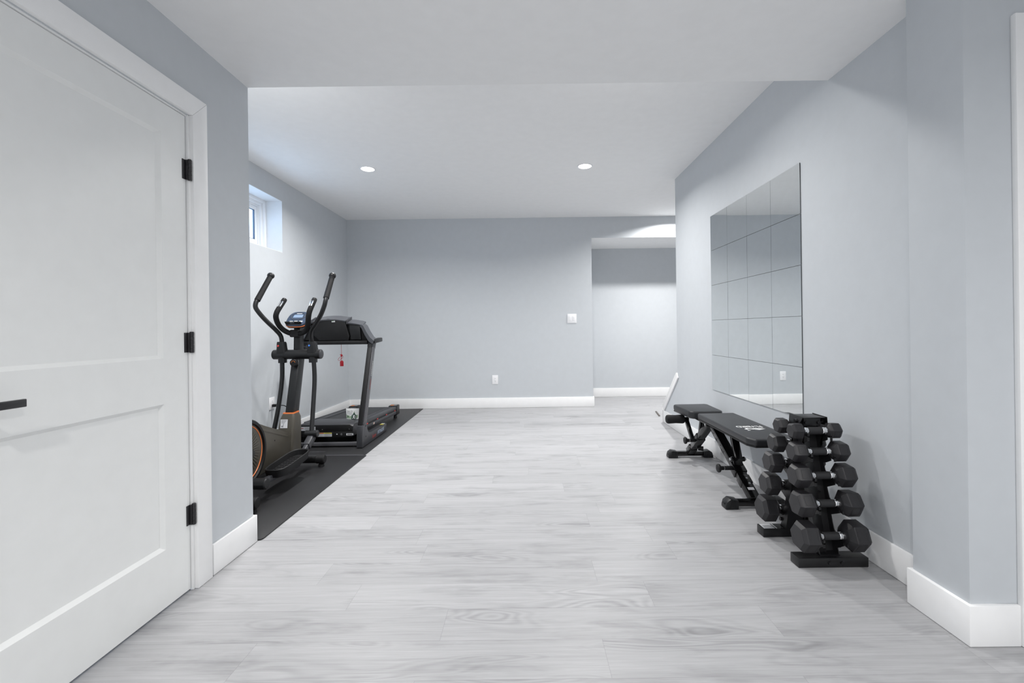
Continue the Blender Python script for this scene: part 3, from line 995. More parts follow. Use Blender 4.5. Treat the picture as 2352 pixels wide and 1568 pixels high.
# console
co_o, co_x = V((-1.880, 3.775, 1.208)), V((1, 0, 0))
sl = V((0, 0.130, 0.128)).normalized()
cn_ = co_x.cross(sl).normalized()
if cn_.z < 0:
    cn_ = -cn_
def cpt(a, b_, c):
    return co_o + co_x * a + sl * b_ + cn_ * c
def outline(s):
    p = []
    for t in range(36):
        a = 2 * PI * t / 36
        ca, sa = math.cos(a), math.sin(a)
        ex = abs(ca) ** 0.5 * (1 if ca > 0 else -1) * (0.086 + s)
        ey = abs(sa) ** 0.55 * (1 if sa > 0 else -1) * (0.082 + s)
        if sa > 0:
            ex *= 1 - 0.22 * sa
        p.append((ex, ey))
    return p
cb = MB()
cb.rings([[cpt(a, c_, z) for a, c_ in outline(s)] for s, z in ((-0.02, -0.045), (0.0, -0.030), (0.002, -0.012))], 0)
cbo = cb.build('console_back', M['matteblack'], el)
cs_ = MB()
cs_.rings([[cpt(a, c_, z) for a, c_ in outline(s)] for s, z in ((0.0015, -0.018), (0.0045, -0.014), (0.0015, -0.010))], 0)
cs_.build('accent_band', M['orange'], cbo)
cf = MB()
cf.rings([[cpt(a, c_, z) for a, c_ in outline(s)] for s, z in ((0.001, -0.010), (0.0, 0.002), (-0.006, 0.008))], 0)
cfo = cf.build('console_face', M['consoleblue'], el)
rg_ = MB()
rg_.tube([cpt(0.058 * math.cos(2 * PI * k / 40), 0.022 + 0.044 * math.sin(2 * PI * k / 40), 0.009) for k in range(40)], 0.0022, 6, smooth=0, closed=True)
rg_.build('bezel_ring', M['silver'], cfo)
sc_ = MB()
sc_.prism([(-0.040, 0.004), (0.040, 0.004), (0.036, 0.038), (-0.036, 0.038)], cpt(0, 0, 0.008), co_x, sl, cn_, 0.0015)
sc_.build('display', M['lcd'], cfo)
for x in (-0.050, -0.012, 0.030):
    bt = MB()
    bt.prism([(x, -0.050), (x + 0.026, -0.050), (x + 0.026, -0.037), (x, -0.037)], cpt(0, 0, 0.008), co_x, sl, cn_, 0.003, bevel=0.0006)
    bt.build('button', M['label'], cfo)
bt = MB()
bt.prism([(-0.022, 0.050), (0.022, 0.050), (0.022, 0.056), (-0.022, 0.056)], cpt(0, 0, 0.008), co_x, sl, cn_, 0.001)
bt.build('console_print', M['label'], cfo)
tl = MB()
tl.prism([(-0.070, -0.076), (0.052, -0.076), (0.058, -0.066), (-0.076, -0.066)], cpt(0, 0, 0.004), co_x, sl, cn_, 0.030, bevel=0.003)
tl.build('tablet_ledge', M['matteblack'], cfo)
tb = MB()
tb.prism([(-0.028, -0.078), (0.006, -0.078), (0.006, -0.073), (-0.028, -0.073)], cpt(0, 0, 0.018), co_x, sl, cn_, 0.017, bevel=0.001)
tb.build('ledge_clip', M['silver'], cfo)

# ================================================================ treadmill
tm = thing('treadmill', 'black and grey treadmill on the far mat, front turned to camera', 'treadmill', (-1.88, 5.0, 0.008))
TXR, TXL = -1.548, -2.205
for X_, sg in ((TXR, 1), (TXL, -1)):
    up = MB()
    up.bar((X_, 4.292, 0.10), (X_ + (0.022 if sg > 0 else -0.022), 4.565, 1.00), 0.042, 0.072, up=(0, -1, 0.3), bevel=0.005)
    uo = up.build('upright', M['greymetal'], tm)
    if sg > 0:
        # front face of the post is the dark inner strip
        st_ = MB()
        st_.bar((X_ - 0.004, 4.2545, 0.215), (X_ + 0.016, 4.499, 0.97), 0.040, 0.003, up=(0, -1, 0.3), bevel=0.001)
        st_.build('post_cover', M['matteblack'], uo)
        dirv = V((0.022, 0.273, 0.90)).normalized()
        side = V((0, 1, -0.303)).normalized()
        o0 = V((X_ + 0.0225 + 0.006, 4.292, 0.10))
        def along(z):
            return V((X_ + 0.0215 + 0.022 * (z - 0.1) / 0.9, 4.292 + 0.273 * (z - 0.1) / 0.9, z))
        p_a = along(0.525) - side * 0.012
        lettering('SUNNY', 0.030, p_a + V((0.0005, 0.03, 0)), dirv, -side, 'post_print', M['redprint'], uo, fit=0.105, shear=0.2)
        p_b = along(0.650) - side * 0.012
        lettering('TREADMILL', 0.030, p_b + V((0.0005, 0.03, 0)), dirv, -side, 'post_print', M['white'], uo, fit=0.155, shear=0.2)
    ft = MB()
    ft.bar((X_ - 0.002 * sg, 4.255, 0.012), (X_, 4.262, 0.215), 0.056, 0.05, up=(0, -1, 0), bevel=0.006)
    prof = [(4.275, 0.014), (4.955, 0.012), (4.965, 0.03), (4.965, 0.088), (4.94, 0.094), (4.46, 0.105), (4.39, 0.120), (4.36, 0.16), (4.345, 0.235), (4.275, 0.235)]
    ft.prism(prof, (X_ - 0.022, 0, 0), (0, 1, 0), (0, 0, 1), (1, 0, 0), 0.050, bevel=0.004)
    for y, z in ((4.32, 0.20), (4.32, 0.10)):
        ft.cyl((X_ + 0.028 * sg, y, z), (X_ + 0.0305 * sg, y, z), 0.008, 12, 1)
    ft.cyl((X_, 4.93, 0.018), (X_ + 0.02, 4.93, 0.018), 0.0095, 12, 1)
    fo = ft.build('base_foot', [M['darkgrey'], M['matteblack']], tm)
    if sg > 0:
        lettering('Sunny', 0.052, (X_ + 0.0283, 4.50, 0.038), (0, 1, 0), (0, 0, 1), 'foot_print', M['redprint'], fo, fit=0.12, shear=0.2)
        lettering('FITNESS', 0.050, (X_ + 0.0283, 4.665, 0.040), (0, 1, 0), (0, 0, 1), 'foot_print', M['blueprint'], fo, fit=0.21, shear=0.2)
        yl = MB()
        yl.box((X_ - 0.012, 4.86, 0.0935), (X_ + 0.020, 4.90, 0.0985), 0)
        yl.box((X_ - 0.012, 4.90, 0.0925), (X_ + 0.020, 4.935, 0.0975), 1)
        yl.build('warning_sticker', [M['yellow'], M['label']], fo)
cb_ = MB()
cb_.box((TXL + 0.02, 4.285, 0.020), (TXR - 0.02, 4.325, 0.052), bevel=0.004)
cb_.build('cross_bar', M['greymetal'], tm)
# motor hood
hd = MB()
HX0, HX1 = -2.150, -1.640
secs = []
nseg = 28
def hood_h(s):   # s 0..1 across: bulge that dips at the right end
    e = min(s, 1 - s)
    return min(1.0, (e / 0.13)) ** 0.6
for i in range(nseg + 1):
    s = i / nseg
    x = HX0 + (HX1 - HX0) * s
    h = hood_h(s)
    zt = 0.198 + 0.010 * h
    zz = 0.196 + 0.032 * h
    secs.append([V((x, 4.330, 0.105)), V((x, 4.322, 0.150)), V((x, 4.322, zt)), V((x, 4.345, zt + 0.016)), V((x, 4.42, (zt + zz) / 2 + 0.016)), V((x, 4.50, zz)), V((x, 4.58, zz - 0.006)), V((x, 4.66, 0.185)), V((x, 4.68, 0.105))])
hd.rings(secs, 0)
ho = hd.build('motor_hood', M['darkgrey'], tm, ang=50)
fp = MB()
fp.prism([(HX0 + 0.012, 0.148), (HX1 - 0.008, 0.148), (HX1 - 0.008, 0.196), (HX1 - 0.03, 0.212), (HX0 + 0.012, 0.212)], (0, 4.3225, 0), (1, 0, 0), (0, 0, 1), (0, -1, 0), 0.006, bevel=0.0015)
fp.box((HX0 + 0.005, 4.312, 0.100), (HX1 - 0.004, 4.328, 0.147), bevel=0.002)
for x, z in ((-1.93, 0.170), (-1.675, 0.172)):
    fp.cyl((x, 4.3165, z), (x, 4.3155, z), 0.004, 10, 1)
fpo = fp.build('front_panel', [M['matteblack'], M['zinc']], ho)
lb = MB()
lb.box((-2.135, 4.3145, 0.160), (-1.995, 4.3155, 0.198), 0)
for k in range(5):
    lb.box((-2.098 + 0.006 * (k % 2), 4.3138, 0.190 - k * 0.006), (-2.004, 4.3142, 0.192 - k * 0.006), 1)
lb.box((-2.130, 4.3138, 0.182), (-2.108, 4.3142, 0.187), 2)
lb.build('hood_label', [M['label'], M['labelgrey'], M['redprint']], fpo)
lb = MB()
lb.box((-2.005, 4.3095, 0.104), (-1.838, 4.311, 0.141), 0)
lb.box((-2.005, 4.3090, 0.131), (-1.915, 4.3100, 0.141), 1)
lb.box((-1.915, 4.3090, 0.131), (-1.838, 4.3100, 0.141), 2)
for k in range(4):
    lb.box((-1.999, 4.3090, 0.126 - k * 0.006), (-1.921 - 0.01 * (k % 2), 4.3094, 0.1275 - k * 0.006), 3)
    lb.box((-1.909, 4.3090, 0.126 - k * 0.006), (-1.846 - 0.008 * (k % 2), 4.3094, 0.1275 - k * 0.006), 3)
wl = lb.build('warning_label', [M['label'], M['orangeprint'], M['yellow'], M['labelgrey']], fpo)
lettering('WARNING', 0.009, (-1.985, 4.3089, 0.1328), (1, 0, 0), (0, 0, 1), 'label_print', M['slot'], wl)
lettering('CAUTION', 0.009, (-1.900, 4.3089, 0.1328), (1, 0, 0), (0, 0, 1), 'label_print', M['slot'], wl)
lb = MB()
lb.box((-1.702, 4.310, 0.114), (-1.636, 4.3112, 0.132), 0)
lb.box((-1.694, 4.3094, 0.119), (-1.646, 4.3102, 0.127), 1)
lb.build('serial_label', [M['label'], M['slot']], fpo)
MB().cyl((-1.748, 4.3115, 0.124), (-1.748, 4.309, 0.124), 0.0105, 20).build('breaker_button', M['zinc'], fpo)
MB().box((-1.796, 4.3105, 0.121), (-1.785, 4.3115, 0.130)).build('round_sticker', M['label'], fpo)
# deck: belt, rails, rear caps
def dz(y):
    return 0.205 - (y - 4.55) * 0.046
bl = MB()
bl.prism([(4.55, dz(4.55) - 0.010), (5.72, dz(5.72) - 0.010), (5.745, dz(5.745) - 0.03), (5.72, dz(5.72) - 0.05), (4.55, dz(4.55) - 0.05)], (-2.105, 0, 0), (0, 1, 0), (0, 0, 1), (1, 0, 0), 0.415, bevel=0.004)
bl.build('running_belt', M['belt'], tm)
for x0, x1, sg in ((-1.700, -1.605, 1), (-2.195, -2.100, -1)):
    r_ = MB()
    xo = x1 if sg > 0 else x0
    def seg(xa, xb, za, zb, mi=0, bev=0.003):
        v = [(4.50, dz(4.50)), (5.70, dz(5.70))]
        r_.prism([(v[0][0], v[0][1] + za), (v[1][0], v[1][1] + za), (v[1][0], v[1][1] + zb), (v[0][0], v[0][1] + zb)], (xa, 0, 0), (0, 1, 0), (0, 0, 1), (1, 0, 0), xb - xa, mi, bevel=bev)
    seg(x0, x1, -0.036, 0.0)
    seg(x0 + 0.004, x1 - 0.006, -0.052, -0.034, 1, 0)
    seg(x0, x1, -0.092, -0.050)
    for dx in (0.022, 0.045):
        seg(x0 + dx, x0 + dx + 0.004, -0.002, 0.003, 0, 0.001)
    ro = r_.build('side_rail', [M['darkgrey'], M['matteblack']], tm)
    if sg > 0:
        for y in (4.62, 4.94, 5.26, 5.60):
            rb = MB()
            rb.bar((xo - 0.009, y - 0.018, dz(y) - 0.042), (xo - 0.009, y + 0.018, dz(y) - 0.043), 0.016, 0.013, bevel=0.003)
            rb.build('red_bumper', M['redspot'], ro)
        sk = MB()
        for k, mi in enumerate((0, 1, 0)):
            sk.box((xo - 0.001, 4.79 + k * 0.014, dz(4.8) - 0.080), (xo + 0.0012, 4.80 + k * 0.014, dz(4.8) - 0.060), mi)
        sk.build('rail_sticker', [M['label'], M['orangeprint']], ro)
    ec = MB()
    ec.box((x0 - 0.006, 5.655, dz(5.7) - 0.105), (x1 + 0.006, 5.775, dz(5.7) + 0.012), bevel=0.008)
    ec.lathe(((x0 + x1) / 2 + 0.02 * sg, 5.70, 0.050), (0, 0, -1), [(0, 0.014), (0.02, 0.022), (0.0415, 0.022)], 16)
    eo = ec.build('end_cap', M['blackplastic'], tm)
    lb = MB()
    lb.box((x0 + 0.008, 5.685, dz(5.7) + 0.0115), (x0 + 0.05, 5.735, dz(5.7) + 0.0130), 0)
    lb.box((x0 + 0.05, 5.685, dz(5.7) + 0.0115), (x1 - 0.01, 5.735, dz(5.7) + 0.0130), 1)
    lb.build('cap_sticker', [M['orangeprint'], M['labelgrey']], eo)
# console seen from behind
CY = 4.50
kc = MB()
def pan(poly, y0, y1, mb, mi=0, bev=0.003):
    mb.prism(poly, (0, y1, 0), (1, 0, 0), (0, 0, 1), (0, -1, 0), y1 - y0, mi, bevel=bev)
# bottom bar
kc = MB()
kc.box((-2.225, CY - 0.01, 0.968), (-1.555, CY + 0.06, 1.004), bevel=0.006)
kc.build('console_bar', M['matteblack'], tm)
# centre back cover (six-sided) and recessed backing
kk = MB()
pan([(-2.24, 0.985), (-1.525, 0.985), (-1.56, 1.05), (-1.605, 1.15), (-1.74, 1.180), (-1.76, 1.205), (-1.94, 1.218), (-2.10, 1.195), (-2.17, 1.15), (-2.21, 1.05)], CY + 0.03, CY + 0.10, kk)
kk.build('console_shell', M['matteblack'], tm)
kk = MB()
pan([(-2.03, 1.008), (-1.742, 1.008), (-1.732, 1.052), (-1.778, 1.210), (-1.94, 1.225), (-2.075, 1.205), (-2.088, 1.06)], CY - 0.004, CY + 0.05, kk, bev=0.006)
for x, z in ((-2.06, 1.19), (-1.80, 1.195), (-1.745, 1.02), (-2.02, 1.02), (-1.75, 1.06)):
    kk.cyl((x, CY - 0.004, z), (x, CY - 0.0055, z), 0.005, 10)
ko = kk.build('centre_cover', M['matteblack'], tm)
st_ = MB()
st_.box((-1.905, CY - 0.0062, 1.190), (-1.872, CY - 0.0048, 1.206), 0)
st_.box((-1.905, CY - 0.0068, 1.199), (-1.885, CY - 0.0055, 1.206), 1)
st_.build('cover_sticker', [M['label'], M['midgreen']], ko)
for x0, x1 in ((-1.724, -1.620), (-2.195, -2.100)):
    kk = MB()
    pan([(x0 + 0.004, 1.016), (x1, 1.016), (x1 - 0.012, 1.160), (x0 - 0.012, 1.165)] if x0 > -2 else [(x0, 1.016), (x1 - 0.004, 1.016), (x1 + 0.012, 1.165), (x0 + 0.012, 1.160)], CY + 0.004, CY + 0.05, kk, bev=0.004)
    kk.build('side_cover', M['blackplastic'], tm)
# silver top strips
tp = MB()
def strip(pts, wd, mb, mi=0):
    """ribbon along pts (x, z) leaning back, facing up and to the front"""
    rr = []
    for x, z in pts:
        rr.append([V((x, CY - 0.015, z)), V((x, CY + 0.105, z + wd)), V((x, CY + 0.11, z + wd - 0.012)), V((x, CY - 0.008, z - 0.012))])
    mb.rings(rr, mi)
strip([(-2.105, 1.190), (-2.06, 1.203), (-2.0, 1.214), (-1.93, 1.218), (-1.86, 1.216), (-1.80, 1.208), (-1.765, 1.202)], 0.040, tp)
tp.build('top_strip', M['silver'], tm)
tp = MB()
strip([(-1.752, 1.182), (-1.70, 1.178), (-1.64, 1.168), (-1.605, 1.158)], 0.036, tp)
tp.build('top_strip', M['silver'], tm)
tp = MB()
strip([(-2.205, 1.150), (-2.17, 1.168), (-2.12, 1.180)], 0.036, tp)
tp.build('top_strip', M['silver'], tm)
for x, sg in ((-1.752, 1), (-2.112, -1)):
    kk = MB()
    kk.prism([(CY - 0.018, 1.168), (CY - 0.018, 1.207), (CY + 0.11, 1.246), (CY + 0.11, 1.20)], (x - 0.006, 0, 0), (0, 1, 0), (0, 0, 1), (1, 0, 0), 0.012, bevel=0.003)
    kk.build('step_cheek', M['darkgrey'], tm)
# diagonal end brackets and handrails
for sg in (1, -1):
    cx = -1.88
    def xm(x):
        return x if sg > 0 else 2 * cx - x + 0.025
    br = MB()
    pts = [(-1.608, 1.165), (-1.590, 1.150), (-1.560, 1.090), (-1.525, 1.035), (-1.490, 1.005)]
    rr = []
    for i, (x, z) in enumerate(pts):
        wd = [0.045, 0.06, 0.075, 0.085, 0.07][i]
        rr.append([V((xm(x), CY - 0.018, z)), V((xm(x) - 0.016 * sg, CY - 0.018, z - wd * 0.42)), V((xm(x) - 0.016 * sg, CY + 0.11, z - wd * 0.42 + 0.006)), V((xm(x), CY + 0.11, z + 0.006))])
    br.rings(rr, 0)
    br.build('end_bracket', M['silver'], tm)
    hr = MB()
    hr.bar((xm(-1.512), CY + 0.02, 0.995), (xm(-1.512), CY + 0.26, 1.008), 0.05, 0.042, bevel=0.008)
    hr.build('handrail', M['blackplastic'], tm)
    cl_ = MB()
    cl_.bar((xm(-1.535), 4.545, 0.93), (xm(-1.53), 4.57, 1.0), 0.056, 0.085, up=(0, -1, 0.3), bevel=0.006)
    cl_.build('post_bracket', M['darkgrey'], tm)
# safety key
sk = MB()
kx, ky = -1.828, CY + 0.03
sk.tube([(kx, ky, 0.972), (kx + 0.002, ky, 0.90), (kx + 0.001, ky, 0.845), (kx + 0.002, ky, 0.805)], 0.0018, 6)
sk.tube([(kx, ky, 0.870), (kx - 0.012, ky, 0.866), (kx + 0.006, ky - 0.006, 0.852), (kx + 0.014, ky - 0.004, 0.862), (kx + 0.003, ky, 0.868)], 0.0022, 6)
sk.tube([(kx + 0.001, ky, 0.862), (kx + 0.016, ky, 0.853), (kx + 0.014, ky, 0.838), (kx + 0.002, ky, 0.826)], 0.0017, 6)
sk.tube([(kx, ky, 0.856), (kx - 0.02, ky, 0.836), (kx - 0.032, ky, 0.818), (kx - 0.024, ky, 0.808), (kx - 0.008, ky, 0.816), (kx + 0.002, ky, 0.852)], 0.0017, 6)
sk.sphere((kx + 0.002, ky, 0.858), 0.008, sz=1.8, u=10, v=8)
so = sk.build('safety_cord', M['red'], tm)
tg = MB()
tg.prism([(-0.017, 0), (0.017, 0), (0.017, 0.045), (0.008, 0.056), (-0.008, 0.056), (-0.017, 0.045)], (kx + 0.004, ky + 0.005, 0.752), (1, 0, 0), (0, 0, 1), (0, -1, 0), 0.010, bevel=0.002)
tg.build('safety_key', M['red'], so)

# pouch of lubricant standing on the hood
PX0, PX1, PZ0, PZ1, PY = -1.785, -1.655, 0.234, 0.331, 4.50
PZ0 = 0.2295
po = thing('lubricant_pouch', 'small white and green pouch standing on the treadmill hood by post', 'pouch', ((PX0 + PX1) / 2, PY + 0.02, PZ0))
pb = MB()
nn = 14
rr = []
for j in range(9):
    v = j / 8
    z = PZ0 + (PZ1 - PZ0) * v
    hw = (PX1 - PX0) / 2 * (0.91 + 0.09 * v)
    th_ = 0.022 * (1 - v) ** 0.8 + 0.0015
    c = (PX0 + PX1) / 2
    ring = []
    for i in range(nn):
        a = 2 * PI * i / nn
        ring.append(V((c + math.cos(a) * hw if abs(math.cos(a)) > 0.05 else c, PY + 0.02 + math.sin(a) * th_, z + (0.002 * math.sin(i * 2.1) if j == 8 else 0))))
    rr.append(ring)
pb.rings(rr, 0)
pbo = pb.build('pouch_body', M['pouch'], po, ang=60)
def pf(x, z, d=0.0012):
    """point on the leaning front of the pouch; x, z are 0..1"""
    th_ = 0.022 * (1 - z) ** 0.8 + 0.0015
    hw = (PX1 - PX0) / 2 * (0.91 + 0.09 * z)
    k = (x - 0.5) * 2
    return V(((PX0 + PX1) / 2 + k * hw, PY + 0.02 - th_ * math.sqrt(max(0.0, 1 - k * k)) - d, PZ0 + (PZ1 - PZ0) * z))
def patch(mb, poly, mi, d):
    """print on the pouch, draped over its bulge as thin strips"""
    n = 14
    xs = [p[0] for p in poly]
    x0, x1 = min(xs), max(xs)
    def span(x):
        zs = []
        m_ = len(poly)
        for i in range(m_):
            (xa, za), (xb, zb) = poly[i], poly[(i + 1) % m_]
            if (xa - x) * (xb - x) <= 0 and abs(xa - xb) > 1e-9:
                zs.append(za + (zb - za) * (x - xa) / (xb - xa))
        return (min(zs), max(zs)) if zs else None
    prev = None
    for i in range(n + 1):
        x = x0 + (x1 - x0) * (0.001 + 0.998 * i / n)
        s = span(x)
        if s is None:
            continue
        col = [mb.bm.verts.new(pf(x, s[0] + (s[1] - s[0]) * k / 4, d)) for k in range(5)]
        if prev:
            for k in range(4):
                f = mb.bm.faces.new((prev[k], col[k], col[k + 1], prev[k + 1]))
                f.material_index = mi
        prev = col
pr_ = MB()
patch(pr_, [(0.03, 0.10), (0.30, 0.08), (0.60, 0.02), (0.97, 0.12), (0.97, 0.42), (0.62, 0.30), (0.40, 0.30), (0.03, 0.43)], 0, 0.0008)
patch(pr_, [(0.48, 0.0), (0.86, 0.0), (0.86, 0.36), (0.78, 0.45), (0.56, 0.45), (0.48, 0.36)], 1, 0.0014)
patch(pr_, [(0.60, 0.45), (0.74, 0.45), (0.74, 0.58), (0.60, 0.58)], 1, 0.0014)
patch(pr_, [(0.635, 0.58), (0.70, 0.58), (0.672, 0.78)], 2, 0.0014)
# walking figure emblem
for poly in ([(0.655, 0.36), (0.70, 0.36), (0.70, 0.41), (0.655, 0.41)], [(0.57, 0.27), (0.64, 0.34), (0.72, 0.33), (0.80, 0.27), (0.80, 0.30), (0.72, 0.36), (0.63, 0.37), (0.56, 0.30)],
             [(0.62, 0.19), (0.70, 0.19), (0.71, 0.34), (0.63, 0.34)], [(0.55, 0.04), (0.59, 0.04), (0.67, 0.20), (0.62, 0.21)], [(0.70, 0.04), (0.74, 0.04), (0.71, 0.20), (0.66, 0.20)], [(0.77, 0.04), (0.79, 0.04), (0.80, 0.28), (0.78, 0.28)]):
    patch(pr_, poly, 3, 0.0020)
for z in (0.585, 0.46):
    patch(pr_, [(0.23, z), (0.50, z), (0.50, z + 0.035), (0.23, z + 0.035)], 4, 0.0012)
patch(pr_, [(0.12, 0.55), (0.17, 0.55), (0.17, 0.64), (0.12, 0.64)], 4, 0.0012)
patch(pr_, [(0.12, 0.22), (0.18, 0.18), (0.24, 0.22), (0.22, 0.32), (0.14, 0.32)], 1, 0.0012)
pr_.build('pouch_print', [M['sage'], M['deepgreen'], M['midgreen'], M['white'], M['labelgrey']], pbo, ang=60)
p0 = pf(0.13, 0.70, 0.005)
lettering('Spot On', 0.020, p0, (1, 0, 0), (0, 0.15, 1), 'pouch_title', M['slot'], pbo, fit=0.052)

# ================================================================ weight bench
BX = 1.395
be = thing('weight_bench', 'black adjustable flat weight bench along the right wall below mirrors', 'weight bench', (BX, 3.2, 0))
def cushion(mb, poly, z0, z1, bev):
    mb.prism(poly, (0, 0, z0), (1, 0, 0), (0, 1, 0), (0, 0, 1), z1 - z0, bevel=bev, seg=4)
bp = MB()
cushion(bp, [(1.285, 2.545), (1.500, 2.545), (1.535, 2.60), (1.532, 3.355), (1.262, 3.345), (1.258, 2.60)], 0.424, 0.464, 0.011)
bpo = bp.build('backrest_pad', M['vinylpad'], be, ang=40)
wt = MB()
wt.prism([(1.2595, 2.602), (1.2865, 2.547), (1.4985, 2.547), (1.5335, 2.602), (1.5305, 3.353), (1.2635, 3.343)], (0, 0, 0.416), (1, 0, 0), (0, 1, 0), (0, 0, 1), 0.010, bevel=0.002)
wt.build('pad_board', M['matteblack'], bpo)
# maker's print, upside down from here
lettering('FLYBIRD', 0.062, (1.487, 2.895, 0.4642), (-1, 0, 0), (0, -1, 0), 'pad_print', M['white'], bpo, fit=0.158, bold=0.0009)
lg = MB()
for poly in ([(1.482, 2.835), (1.40, 2.80), (1.375, 2.815), (1.41, 2.825)], [(1.482, 2.815), (1.43, 2.785), (1.405, 2.795), (1.45, 2.812)],
             [(1.398, 2.828), (1.372, 2.835), (1.35, 2.812), (1.36, 2.795), (1.370, 2.795), (1.366, 2.816)], [(1.366, 2.782), (1.352, 2.775), (1.350, 2.768), (1.372, 2.775)]):
    lg.prism(poly, (0, 0, 0.4640), (1, 0, 0), (0, 1, 0), (0, 0, 1), 0.0006)
lg.build('bird_emblem', M['white'], bpo)
sp = MB()
cushion(sp, [(1.278, 3.565), (1.302, 3.535), (1.518, 3.535), (1.542, 3.565), (1.550, 3.870), (1.530, 3.895), (1.272, 3.888), (1.252, 3.862)], 0.382, 0.441, 0.014)
spo = sp.build('seat_pad', M['vinylpad'], be, ang=40)
sb = MB()
sb.cyl((1.2565, 3.850, 0.402), (1.2530, 3.850, 0.402), 0.006, 10)
sb.build('pad_rivet', M['zinc'], spo)
# feet
for y in (2.76, 3.845):
    f = MB()
    f.bar((1.235, y, 0.032), (1.535, y, 0.032), 0.045, 0.036, bevel=0.005)
    fo = f.build('foot_bar', M['gloss'], be)
    for x0, x1 in ((1.192, 1.272), (1.568, 1.490)):
        c = MB()
        s = 1 if x1 > x0 else -1
        c.prism([(0.0, 0.0005), (0.08, 0.0005), (0.08, 0.054), (0.032, 0.062), (0.008, 0.045), (0.0, 0.018)], (x0, y - 0.034, 0), (s, 0, 0), (0, 0, 1), (0, 1, 0), 0.068, bevel=0.006)
        for k in range(3):
            c.box((x0 + s * (0.030 + k * 0.016), y - 0.0355, 0.008), (x0 + s * (0.033 + k * 0.016), y + 0.0355, 0.0585 - 0.002 * k))
        c.box((x0 + s * 0.001, y - 0.012, 0.024), (x0 + s * 0.008, y + 0.016, 0.034), 1)
        c.build('foot_cap', [M['blackplastic'], M['matteblack']], fo)
# frame: rear leg, front leg
ap = V((BX - 0.012, 3.36, 0.375))
rl0, rl1 = V((BX - 0.012, 2.755, 0.045)), ap
rd = (rl1 - rl0).normalized()
f = MB()
f.bar(rl0, rl1, 0.062, 0.045, bevel=0.005)
for k in range(6):
    c = rl0.lerp(rl1, 0.42 + 0.09 * k)
    f.cyl(c + V((-0.0305, 0, 0)), c + V((-0.0322, 0, 0)), 0.005, 10, 1)
for k in (0.16, 0.22):
    c = rl0.lerp(rl1, k)
    nv = V((1, 0, 0)).cross(rd).normalized()
    f.cyl(c + nv * 0.0225 + V((0.008, 0, 0)), c + nv * 0.027 + V((0.008, 0, 0)), 0.007, 12, 2)
f.bar(rl0.lerp(rl1, 0.17), rl0.lerp(rl1, 0.265), 0.070, 0.053, bevel=0.004)
f.build('rear_leg', [M['gloss'], M['slot'], M['zinc']], be)
nv = V((1, 0, 0)).cross(rd).normalized()
lb = MB()
c = rl0.lerp(rl1, 0.10) + nv * 0.0235
lb.bar(c - V((0.02, 0, 0)), c + V((0.018, 0, 0)), 0.02, 0.001, up=tuple(nv), bevel=0)
lb.build('leg_sticker', M['label'], be)
sl_ = MB()
c0, c1 = rl0.lerp(rl1, 0.30), rl0.lerp(rl1, 0.43)
sl_.bar(c0, c1, 0.076, 0.058, bevel=0.004)
sl_.cyl(c1 + nv * 0.045 + V((-0.034, 0, 0)), c1 + nv * 0.045 + V((0.05, 0, 0)), 0.016, 16)
sl_.bar(c1 - rd * 0.03 + nv * 0.02, c1 + nv * 0.048, 0.060, 0.03, bevel=0.003)
sl_.cyl(c1 + nv * 0.045 + V((-0.036, 0, 0)), c1 + nv * 0.045 + V((-0.044, 0, 0)), 0.010, 10, 1)
sl_.cyl(c1 + nv * 0.045 + V((0.052, 0, 0)), c1 + nv * 0.045 + V((0.06, 0, 0)), 0.010, 10, 1)
slo = sl_.build('slide_bracket', [M['gloss'], M['zinc']], be)
kn = MB()
kc_ = c0.lerp(c1, 0.62)
kn.cyl(kc_ + V((-0.036, 0, 0)), kc_ + V((-0.085, 0, 0)), 0.0135, 16)
kn.cyl(kc_ + V((-0.085, 0, 0)), kc_ + V((-0.089, 0, 0)), 0.0125, 16, 1)
kn.lathe(kc_ + V((-0.089, 0, 0)), (-1, 0, 0), [(0, 0.0125), (0.018, 0.014), (0.026, 0.026), (0.036, 0.028), (0.042, 0.024), (0.044, 0.001)], 22)
kn.build('pull_pin', [M['matteblack'], M['zinc']], slo)
stt = MB()
stt.bar(c1 + nv * 0.045 + V((0.012, 0, 0)), (BX + 0.012, 3.10, 0.404), 0.046, 0.036, bevel=0.004)
stt.build('backrest_strut', M['gloss'], be)
fl0 = V((BX - 0.012, 3.845, 0.045))
f = MB()
f.bar(fl0, ap + V((0, 0.05, 0.0)), 0.052, 0.052, bevel=0.005)
fd = (ap + V((0, 0.05, 0)) - fl0).normalized()
f.bar(fl0 + fd * 0.17, fl0 + fd * 0.31, 0.062, 0.062, bevel=0.004)
f.bar(fl0 + fd * 0.0, fl0 + fd * 0.10, 0.060, 0.060, bevel=0.006)
f.cyl(fl0 + fd * 0.12 + V((0.02, -0.03, -0.01)), fl0 + fd * 0.12 + V((0.06, -0.045, -0.01)), 0.018, 14, 1)
f.cyl(ap + V((-0.045, 0.03, -0.004)), ap + V((0.045, 0.03, -0.004)), 0.020, 16)
f.cyl(ap + V((-0.050, 0.03, -0.004)), ap + V((-0.044, 0.03, -0.004)), 0.010, 12, 2)
f.build('front_leg', [M['gloss'], M['matteblack'], M['zinc']], be)
kn = MB()
kq = fl0 + fd * 0.235
kn.cyl(kq + V((-0.03, 0, 0)), kq + V((-0.068, 0, 0)), 0.0135, 16)
kn.cyl(kq + V((-0.068, 0, 0)), kq + V((-0.072, 0, 0)), 0.0125, 16, 1)
kn.lathe(kq + V((-0.072, 0, 0)), (-1, 0, 0), [(0, 0.0125), (0.016, 0.014), (0.024, 0.026), (0.034, 0.028), (0.040, 0.024), (0.042, 0.001)], 22)
kn.build('pull_pin', [M['matteblack'], M['zinc']], be)
